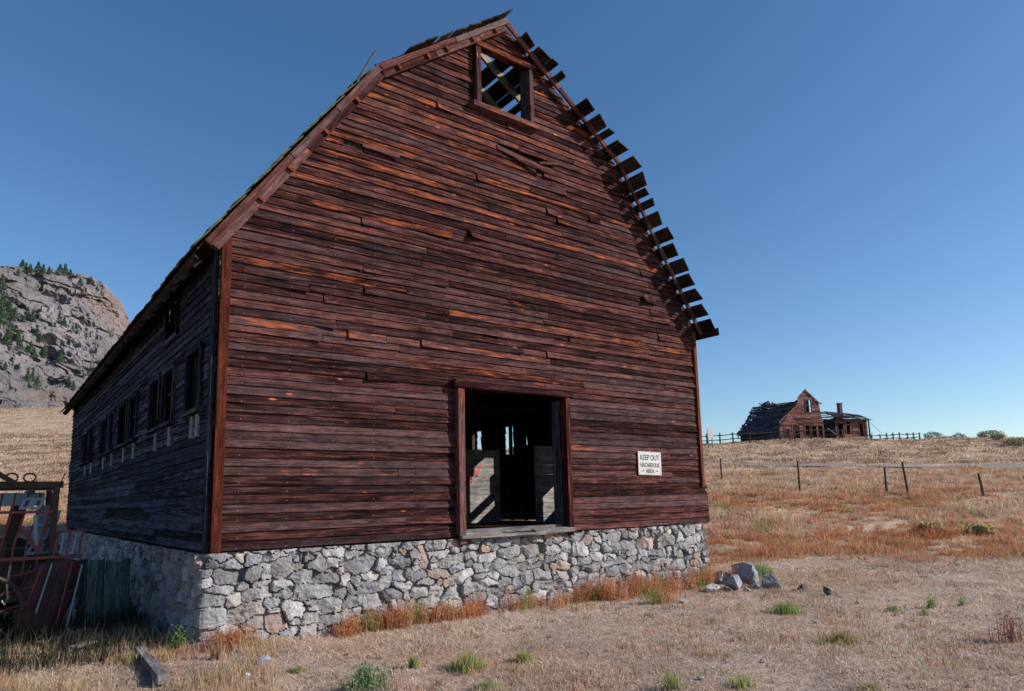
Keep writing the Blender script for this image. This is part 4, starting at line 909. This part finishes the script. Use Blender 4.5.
tuft('dead_weed', 218, 660, .28, .26, [(.34, .18, .12), (.42, .26, .17)], 'thin brown dead weed against the left foundation corner', 90, 'weed', seed=18, leafy=False, lean=(.05, .4))
tuft('grass_tuft', 128, 664, .5, .16, GY_+GO, 'green grass tuft just left of the short timber beam', 260, seed=19)
tuft('leafy_weed', 178, 652, .3, .30, [(.12, .2, .06), (.2, .22, .08)], 'dark leafy weed at the shaded left corner of the foundation', 90, 'weed', seed=20, leafy=True)

# shrubs on the skyline
def shrub(name, px, U, w_, h_, cols, label, py=438, group='shrubs on the far slope'):
    p = atU(px, U, py); R = np.random.default_rng(int(px)); o = empty(name, p, label=label, cat='shrub', group=group)
    mb = MB()
    for k in range(5): t = k*1.3; mb.tube([(0, 0, -.1), (w_*.2*math.cos(t), w_*.2*math.sin(t), h_*.45), (w_*.38*math.cos(t), w_*.38*math.sin(t), h_*.8)], [.05, .03, .01], 5)
    mb.build('stems', M['dark'], o)
    n = 900; d = R.normal(0, 1, (n, 3)); d /= np.linalg.norm(d, axis=1)[:, None]; r = R.uniform(.4, 1, (n, 1))**.5; lump = (1+.3*fbm(d[:, 0]*2, d[:, 1]*2, d[:, 2]*2, seed=int(px), o=3))[:, None]; c0 = d*r*lump*np.array([w_/2, w_/2, h_*.5])+np.array([0, 0, h_*.5])
    q = R.normal(0, 1, (n, 3, 3)); q /= np.linalg.norm(q, axis=2)[..., None]; col = np.array(cols)[R.integers(0, len(cols), n)]*(1+R.normal(0, .2, (n, 1)))
    npmesh('foliage', (c0[:, None]+q*.10*max(1, w_/2)).reshape(-1, 3), np.arange(n*3).reshape(-1, 3), M['grass'], np.repeat(np.clip(col*1.25, .01, 1), 3, 0), parent=o); return o
SG = [(.15, .15, .12), (.18, .175, .135), (.12, .125, .10)]; SG2 = [(.17, .18, .11), (.22, .21, .13), (.25, .21, .14)]
for a in [(933, 96, 2.3, 1.3, SG, 'round grey green shrub on the skyline just right of the rail fence'), (945, 98, 1.8, .9, SG, 'low grey green shrub between the two round skyline shrubs'),
          (959, 97, 1.9, 1.2, SG, 'round grey green shrub on the skyline, second round one from the fence'), (990, 92, 3.2, 1.2, SG2, 'wide green shrub on the slope near the right edge, highest of the green ones'),
          (998, 84, 1.7, .9, SG2, 'small dark green shrub just below the wide skyline shrub'), (1016, 74, 2.2, .9, SG2, 'bright green shrub at the right edge above the road')]: shrub('shrub', *a)
for k, (px, U) in enumerate([(931, 21.5), (981, 21)]):
    shrub('dry_bush', px, U, .75, .28, [(.40, .30, .15), (.48, .36, .2), (.30, .27, .12)], ['olive dry bush at the edge of the bare ground, the left one of two', 'olive dry bush at the edge of the bare ground, nearer the right edge'][k], py=525, group='dry bushes in the field')

# ------------------------------------------------------------------ wire fence across the field
wf = empty('wire_fence', atU(800, 30, 490), label='wire fence on thin leaning wooden posts crossing the field below the road', cat='fence')
o0 = wf.location; tops = []
for px, yb, yt, lx in [(650, 478, 458, 0), (722, 481, 459, 0), (800, 491, 462, 0), (887, 494, 468, .0), (909, 497, 463, -.14), (984, 496, 474, -.12), (1075, 498, 474, .05), (1180, 500, 475, 0)]:
    p = atG(px, yb); h_ = (yb-yt)*uv(p.x, p.y)[0]/691*1.02
    p = p-o0; mb = MB(); lean = V((Rr.x, Rr.y, 0)).normalized()*lx; mb.tube([p+V((0, 0, -.2)), p+lean*.5+V((0, 0, h_*.5)), p+lean+V((0, 0, h_))], [.055, .05, .045], 7); mb.build('post', M['post'], wf); tops.append((p, lean, h_))
tops = [t for i, t in enumerate(tops) if i != 4]
for f in (.35, .62, .9):
    mb = MB(); pts = []
    for (p, l, h_), (p2, l2, h2) in zip(tops[:-1], tops[1:]):
        A, B_ = p+l*f+V((0, 0, h_*f)), p2+l2*f+V((0, 0, h2*f))
        for k in range(6): t = k/6; pts.append(A.lerp(B_, t)-V((0, 0, .10*4*t*(1-t))))
    pts.append(B_); mb.tube(pts, .0032, 4); mb.build('wire', M['wire'], wf)

# ------------------------------------------------------------------ rail fences by the house
def railfence(pts, label, hh=1.35, rails=(.55, 1.1)):
    P = [atU(px, U, 440) for px, U in pts]; o = empty('rail_fence', P[0], label=label, cat='fence', group='rail fences on the hill')
    Q = [p-P[0] for p in P]
    for p in Q: mb = MB(); h_ = hh*random.uniform(.92, 1.1); mb.tube([p+V((0, 0, -.2)), p+V((random.uniform(-.05, .05), 0, h_))], [.10, .08], 7); mb.build('post', M['post'], o)
    for a, b in zip(Q[:-1], Q[1:]):
        for r_ in rails: mb = MB(); e = (b-a).normalized()*.25; mb.tube([a-e+V((0, 0, r_+random.uniform(-.05, .05))), b+e+V((0, 0, r_+random.uniform(-.05, .05)))], [.065, .05], 6); mb.build('rail', M['post'], o)
railfence([(672, 88), (690, 87.5), (707, 87), (720, 86.5), (733, 86), (750, 85.5), (780, 85), (811, 84.5), (843, 84)], 'weathered rail fence running past the left side and front of the ruined house')
railfence([(872, 94), (880.5, 94), (887, 94), (893.5, 94), (900, 94), (908, 94), (914, 94), (920, 94)], 'dark rail fence on the skyline right of the low ruined outbuilding', hh=1.15, rails=(.45, .9))
nb = empty('notice_board', atU(710.5, 82, 440), rz=.1, label='pale grey board on posts at the skyline just right of the barn', cat='notice board')
mb = MB(); mb.box((0, 0, 1.85), (1.15, .05, 1.3)); mb.build('panel', M['steel'], nb)
for x_ in (-.45, .45): mb = MB(); mb.box((x_, .06, 1.1), (.09, .07, 2.4)); mb.build('leg', M['post'], nb)

# ------------------------------------------------------------------ ruined house on the hill
RZ = math.radians(-20)
house = empty('ruined_house', (80.13, 41.38, 7.05), RZ, label='collapsing brown wooden house with a tall gable and sagging dark roof on the hill', cat='house')
def hrng(z):
    l = np.interp(z, [0, 2.9, 5.1, 5.15, 6.2, 7.15], [0, 0, 2.95, 3.0, 3.2, 4.3]); r = np.interp(z, [0, 2.75, 5.6, 7.15], [7.0, 6.95, 6.4, 4.38]); return float(l), float(r)
HW = [(4.3, 5.15, 4.2, 5.85), (.7, 1.4, 1.0, 1.95), (1.95, 3.0, .0, 2.4), (3.9, 4.6, 1.0, 2.45), (5.0, 5.75, .0, 2.35), (6.0, 6.7, .5, 2.35)]
mb = MB(); siding(mb, (0, 0, 0), (1, 0, 0), (0, -1, 0), -.2, 7.1, hrng, HW, exp=.24, jit=2.5, seglen=(1, 3)); mb.build('front_wall', M['house'], house)
mb = MB()
for a, b, z0, z1 in HW: mb.box(((a+b)/2, -.03, z1+.06), (b-a+.3, .08, .12)); 
for i, (a, b, z0, z1) in enumerate(HW):
    mb = MB(); mb.box((a-.05, -.04, (z0+z1)/2), (.12, .10, z1-z0)); mb.box((b+.05, -.04, (z0+z1)/2), (.12, .10, z1-z0)); mb.box(((a+b)/2, -.045, z1+.06), (b-a+.24, .11, .12))
    if z0 > .3: mb.box(((a+b)/2, -.05, z0-.05), (b-a+.3, .14, .08))
    fr = mb.build('door_frame' if z0 < .3 else 'window_frame', M['house'], house)
    if i in (0, 3): m2 = MB(); m2.box(((a+b)/2, .02, (z0+z1)/2), (b-a, .04, .06)); m2.build('sash_bar', M['house'], fr)
mb = MB()
for x in np.arange(.1, 6.9, .35):
    zt = np.interp(x, [0, 2.95, 3.0, 3.3, 4.35, 6.4, 6.95], [2.8, 4.9, 5.2, 6.0, 7.0, 5.4, 3.0])
    for z0_, z1_ in ((0, min(2.5, zt)), ) if 3.9 < x < 5.4 else ((0, zt),):
        if not any(a-.1 < x < b+.1 and hz0 < 2.6 for a, b, hz0, hz1 in HW): mb.box((x, .12, zt/2), (.345, .03, zt))
mb.build('wall_lining', M['house_dark'], house)
mb = MB(); mb.box((3.5, 2.2, 1.4), (6.6, .05, 2.8)); mb.box((4.95, .5, 4.9), (.75, .05, 2.2)); mb.build('inner_screen', M['dark'], house)  # dark sheets added behind the openings so they do not show bright sky
mb = MB(); siding(mb, (0, 0, 0), (0, 1, 0), (-1, 0, 0), -.2, 2.2, lambda z: (0, 8.5), [(3, 3.8, .9, 1.7)], exp=.24, jit=2); mb.build('side_wall', M['house_dark'], house)
mb = MB(); siding(mb, (7, 0, 0), (0, 1, 0), (1, 0, 0), -.2, 2.8, lambda z: (0, 8.5), [(2, 3, 1, 2.2)], exp=.24, jit=2); mb.build('side_wall', M['house'], house)
mb = MB(); siding(mb, (0, 8.5, 0), (1, 0, 0), (0, 1, 0), -.2, 4.6, lambda z: (max(0, (z-2.2)*1.1), min(7, 7-(z-2.8)*.9)), [], exp=.3, jit=2); mb.build('back_wall', M['house_dark'], house)
hr = random.Random(12)
mb = MB(); e0, e1 = V((-.45, 0, 1.75)), V((3.1, 0, 5.65)); dd = (e1-e0); LL = dd.length; dd.normalize(); nn = V((-dd.z, 0, dd.x)); nn = nn if nn.z > 0 else -nn
s_ = .1
while s_ < LL:
    y = -.15
    while y < 8.6:
        l = hr.uniform(1.2, 4); ye = min(y+l, 8.6+hr.uniform(-.5, .5))
        if hr.random() > .06: mb.board(e0+dd*s_+nn*(.02+hr.uniform(-.03, .06)-.22*math.sin(max(0, min(1, y/8.6))*math.pi)*math.sin(s_/LL*math.pi)+.06*y*s_/LL)+V((0, y, 0)), e0+dd*(s_+hr.uniform(-.05, .05))+nn*(.02+hr.uniform(-.03, .08)-.22*math.sin(min(1, ye/8.6)*math.pi)*math.sin(s_/LL*math.pi)+.06*ye*s_/LL)+V((0, ye, 0)), dd*.22, nn*.03)
        y = ye+.01
    s_ += .21
for q_ in (.12, .37, .62, .87): mb.board(e0+dd*LL*q_-nn*.30+V((0, .1, 0)), e0+dd*LL*q_-nn*.30+V((0, 8.3, 0)), dd*LL*.25, nn*.03)
roof = mb.build('roof', M['house_dark'], house)
for k in range(9):
    y = .3+k*1.0; mb = MB(); mb.board(e0+V((-.15, y, -.22)), e1+V((.1, y, -.1+hr.uniform(0, .3))), nn*.14, (0, .06, 0)); mb.build('rafter', M['house_dark'], roof)
mb = MB(); e2, e3 = V((3.1, 0, 5.3)), V((7.2, 0, 2.7)); d2 = (e3-e2).normalized(); n2_ = V((-d2.z, 0, d2.x)); n2_ = n2_ if n2_.z > 0 else -n2_
for k in range(20): mb.board(e2+d2*(.12+k*.24)+V((0, 1.3+hr.uniform(-.4, .4), 0))-n2_*.02, e2+d2*(.12+k*.24)+V((0, 8.6+hr.uniform(-.5, .3), 0))-n2_*.02, d2*.2, n2_*.03)
mb.build('rear_roof', M['house_dark'], house)
# tall gable's own short roof, boards poking out to the right
mb = MB(); gp_ = [V((3.05, 0, 6.0)), V((4.34, 0, 7.22)), V((6.6, 0, 5.35))]
for A, B_, k in ((gp_[1], gp_[2], 10), ):
    d3 = (B_-A).normalized(); n3 = V((-d3.z, 0, d3.x)); n3 = n3 if n3.z > 0 else -n3
    for i in range(k):
        if i in (0, 1, 5, 7): continue
        c = A+d3*((i+.5)*(B_-A).length/k)+n3*.05; mb.board(c+V((0, -.12, 0)), c+V((0, (.25 if A is gp_[0] else .9)+hr.uniform(0, .3), 0)), d3*.24, n3*.03)
mb.build('gable_roof', M['house_dark'], house)
for A, B_ in ((gp_[0], gp_[1]), (gp_[1], gp_[2]), (V((-.1, 0, 2.85)), V((2.95, 0, 5.1)))):
    mb = MB(); mb.board(A+V((0, -.14, 0)), B_+V((0, -.14, 0)), V((0, 0, .18)), (0, .05, 0)); mb.build('rake_board', M['house'], house)
for k, (z, l) in enumerate([(5.45, 1.0), (5.1, .8), (4.8, .95), (4.45, .6)]): mb = MB(); mb.board((6.3, .3+.2*k, z), (6.3+l, .3+.2*k, z+hr.uniform(-.1, .15)), (0, 0, .14), (0, .05, 0)); mb.build('loose_board', M['house_dark'], house)
mb = MB()
for k in range(26):
    c = V((hr.uniform(2.5, 3.7), hr.uniform(5.4, 7.4), hr.uniform(5.4, 6.3))); d4 = V((hr.uniform(-1, 1), hr.uniform(-1, 1), hr.uniform(-.2, .9))).normalized()*hr.uniform(.3, .55); mb.board(c-d4, c+d4, (0, .14, .2), (.08, 0, 0))
mb.build('collapsed_dormer', M['house_dark'], house)

# low outbuilding 
ox, oy = 10.3, 1.5
cr, sr = math.cos(RZ), math.sin(RZ)
out = empty('ruined_outbuilding', (80.13+ox*cr-oy*sr, 41.38+ox*sr+oy*cr, 7.15), RZ, label='low ruined brown outbuilding with a flat ragged roof and chimney right of the house', cat='outbuilding')
OH = [(.4, 1.25, 0, 2.5), (1.75, 2.35, 1.2, 2.65), (4.0, 4.65, 1.0, 2.4)]
mb = MB(); siding(mb, (0, 0, 0), (1, 0, 0), (0, -1, 0), -.2, 3.0, lambda z: (0, 5.4), OH, exp=.22, jit=2.5, seglen=(1, 3)); mb.build('front_wall', M['house'], out)
mb = MB(); siding(mb, (0, 0, 0), (0, 1, 0), (-1, 0, 0), -.2, 3.0, lambda z: (0, 5), [(2, 2.8, 1, 2)], exp=.22, jit=2); mb.build('side_wall', M['house_dark'], out)
mb = MB(); siding(mb, (5.4, 0, 0), (0, 1, 0), (1, 0, 0), -.2, 2.8, lambda z: (0, 5), [(1.5, 2.6, 1, 2.2)], exp=.22, jit=2); mb.build('side_wall', M['house'], out)
mb = MB(); siding(mb, (0, 5, 0), (1, 0, 0), (0, 1, 0), -.2, 3.0, lambda z: (0, 5.4), [(3.6, 4.9, .6, 2.2)], exp=.22, jit=2); mb.build('back_wall', M['house_dark'], out)
for i, (a, b, z0, z1) in enumerate(OH):
    mb = MB(); mb.box((a-.05, -.04, (z0+z1)/2), (.11, .10, z1-z0)); mb.box((b+.05, -.04, (z0+z1)/2), (.11, .10, z1-z0)); mb.box(((a+b)/2, -.045, z1+.06), (b-a+.24, .11, .12)); mb.build('door_frame' if i == 0 else 'window_frame', M['house'], out)
mb = MB()
for i in range(13):
    z = 3.12+.9*math.sin(min(1, i/6)*math.pi/2)-(.0 if i < 6 else (i-6)*.14); y = -.45+i*.45
    for x0_ in (-.35, 1.6, 3.5): mb.board((x0_, y, z+hr.uniform(-.06, .06)-.08*x0_*.7), (x0_+2.15, y+hr.uniform(-.1, .1), z-.08*(x0_+2.1)*.7+hr.uniform(-.08, .08)), (0, .47, .06), (0, 0, .10))
mb.build('roof', M['house_dark'], out); mb = MB(); mb.board((-.2, 2.4, 3.0), (5.6, 2.4, 2.8), (0, 5.0, 0), (0, 0, .05)); mb.build('roof_underlay', M['dark'], out)  # underlay added to block the sky behind the roof gaps
mb = MB(); mb.box((1.7, 1.8, 1.4), (3.2, .05, 2.8)); mb.build('inner_screen', M['dark'], out)  # dark sheet added to keep sky out of the left window and door
mb = MB(); mb.box((3.5, 2.7, 4.2), (.55, .5, 2.0)); mb.box((3.5, 2.7, 5.18), (.66, .6, .12)); mb.build('chimney', M['brick'], out, bevel=.02)
def at_out(x, y, z=0): return V((out.location.x+x*cr-y*sr, out.location.y+x*sr+y*cr, out.location.z+z))
out.scale = (1, 1, 1.16)
po = empty('leaning_pole', at_out(5.5, -.3, -.15), RZ, label='dark pole standing at the right end of the outbuilding with a slack wire', cat='pole')
mb = MB(); mb.tube([(0, 0, 0), (-.08, 0, 3.7)], [.13, .10], 7); mb.build('shaft', M['post'], po)
mb = MB(); mb.tube([(-.07, 0, 3.3), (2.2, .3, 1.8), (4.5, .6, .7)], .022, 5); mb.build('wire', M['wire'], po)
def leanb(a, b, w_, mat, label, group='loose boards round the ruins'):
    A, B_ = at_out(*a), at_out(*b); o = A.copy(); mb = MB(); mb.board((0, 0, 0), B_-A, (0, 0, w_) if abs((B_-A).z) < (B_-A).length*.5 else (w_, 0, 0), (0, .05, 0)); q = mb.build('loose_board', M[mat], None); q.location = o; return tag(q, label, 'board', group)
leanb((-1.9, -.6, 2.1), (.0, -1.6, .1), .16, 'grey', 'long pale board leaning down between the house and the outbuilding')
leanb((-1.3, -.8, 1.6), (.5, -1.9, .0), .14, 'house_dark', 'darker board leaning beside the long pale one between the two ruins')
leanb((1.5, -1.4, .75), (3.2, -1.5, .8), .14, 'white', 'pale horizontal board in front of the outbuilding window')
leanb((4.9, -.9, .1), (5.8, -.4, 1.6), .16, 'white', 'pale board propped against the right end of the outbuilding')
leanb((4.4, -.15, .8), (5.5, -.2, 1.25), .14, 'white', 'pale slanting board across the outbuilding\'s right window')

# ------------------------------------------------------------------ pines on the mountain
def make_pine(seed, h=8., r=2.7):
    R = np.random.default_rng(seed); o = empty('pine_tree', (0, 0, 0)); mb = MB(); mb.tube([(0, 0, -1), (0.05, 0, h*.5), (0, 0, h*.97)], [.22, .15, .03], 6); mb.build('trunk', M['dark'], o)
    n = 1500; t = R.random(n)**.8; lv = np.floor(t*11)/11; ang = R.uniform(0, 6.28, n); rr_ = r*(1-t*.93)*(.55+.5*np.abs(np.sin(ang*3+lv*20)))*R.uniform(.2, 1, n)**.5*(1+.35*R.normal(0, 1, 12)[(lv*11).astype(int)]*.6)
    c0 = np.stack([rr_*np.cos(ang), rr_*np.sin(ang), h*(.12+.88*t)-.25*rr_+R.normal(0, .08, n)], 1); q = R.normal(0, 1, (n, 3, 3)); q[..., 2] *= .5; q /= np.linalg.norm(q, axis=2)[..., None]
    col = np.array([.085, .14, .085])*R.uniform(.6, 1.5, (n, 1)); npmesh('crown', (c0[:, None]+q*.42).reshape(-1, 3), np.arange(n*3).reshape(-1, 3), M['leaf'], np.repeat(col, 3, 0), parent=o); return o
protos = [make_pine(1), make_pine(2, 8, 3.4), make_pine(3, 8, 2.3)]
pxs, ts, MX, MY, MZ = MG
dx_, dy_, dz_ = MX-CAM.x, MY-CAM.y, MZ-CAM.z
zc = dx_*Rf.x+dy_*Rf.y+dz_*Rf.z; PX_ = 512+691.18*(dx_*Rr.x+dy_*Rr.y+dz_*Rr.z)/zc; PY_ = 399.87-691.18*(dx_*Ru.x+dy_*Ru.y+dz_*Ru.z)/zc
trees = [(2, 290, 11), (22, 272, 9), (26, 272, 7), (30, 273, 7), (38, 274, 9), (43, 275, 8), (49, 275, 6), (60, 275, 8), (65, 276, 9), (70, 277, 6), (80, 287, 7), (87, 289, 6), (91, 285, 6), (3, 312, 14), (9, 318, 13), (15, 318, 9),
         (0, 326, 14), (27, 320, 9), (33, 321, 8), (58, 324, 8), (64, 327, 8), (76, 331, 6), (88, 326, 5), (8, 346, 13), (18, 342, 8), (20, 350, 8), (36, 338, 9), (40, 343, 7), (30, 354, 9), (34, 357, 7), (44, 358, 9), (60, 364, 8), (27, 384, 10), (32, 382, 8), (37, 389, 9), (69, 388, 9), (73, 391, 7), (97, 291, 4), (18, 276, 6), (52, 277, 6), (12, 332, 6), (47, 366, 5), (5, 370, 6)]
rows = ['skyline ridge of the mountain', 'upper cliff face of the mountain', 'middle ledges of the mountain', 'lower rocky slope of the mountain']
used = set()
for i, (px, py, hp) in enumerate(trees):
    D = (PX_-px)**2+(PY_-py)**2+np.where(PX_*0+zc > 0, 0, 1e9); k = np.argmin(D+ (zc*.002)**2); ix = np.unravel_index(k, D.shape)
    key = i % 3; o = protos[key] if key not in used else copy_tree(protos[key]); used.add(key)
    dep = float(zc[ix]); s_ = hp*dep/691/8*1.45; o.location = (float(MX[ix]), float(MY[ix]), float(MZ[ix])-.2); o.scale = (s_,)*3; o.rotation_euler = (0, 0, i*1.7)
    row = 0 if py < 293 and px > 12 else 1 if py < 335 else 2 if py < 367 else 3
    size = 'tall' if hp >= 13 else 'mid sized' if hp >= 8 else 'small'
    tag(o, None, 'pine tree', 'pines on the mountain'); o['label'] = str(row)
# labels: rank along each row so that each pine can be pointed at
pines = [o for o in C.objects if o.name.startswith('pine_tree') and o.parent is None]; ordw = ['leftmost', 'second', 'third', 'fourth', 'fifth', 'sixth', 'seventh', 'eighth', 'ninth', 'tenth', 'eleventh', 'twelfth', 'thirteenth', 'fourteenth', 'fifteenth', 'sixteenth', 'seventeenth']
for r_ in range(4):
    rowp = sorted([o for o in pines if o['label'] == str(r_)], key=lambda o: o.location.dot(V((DV[0], DV[1], 0)))/max(1, o.location.dot(V((DU[0], DU[1], 0)))))
    for k, o in enumerate(rowp): size = ['small', 'mid sized', 'tall'][2 if o.scale[0] > .95 else 1 if o.scale[0] > .6 else 0]; o['label'] = f"{size} green pine, {ordw[k]}{' from the left' if k else ''} on the {rows[r_]}"
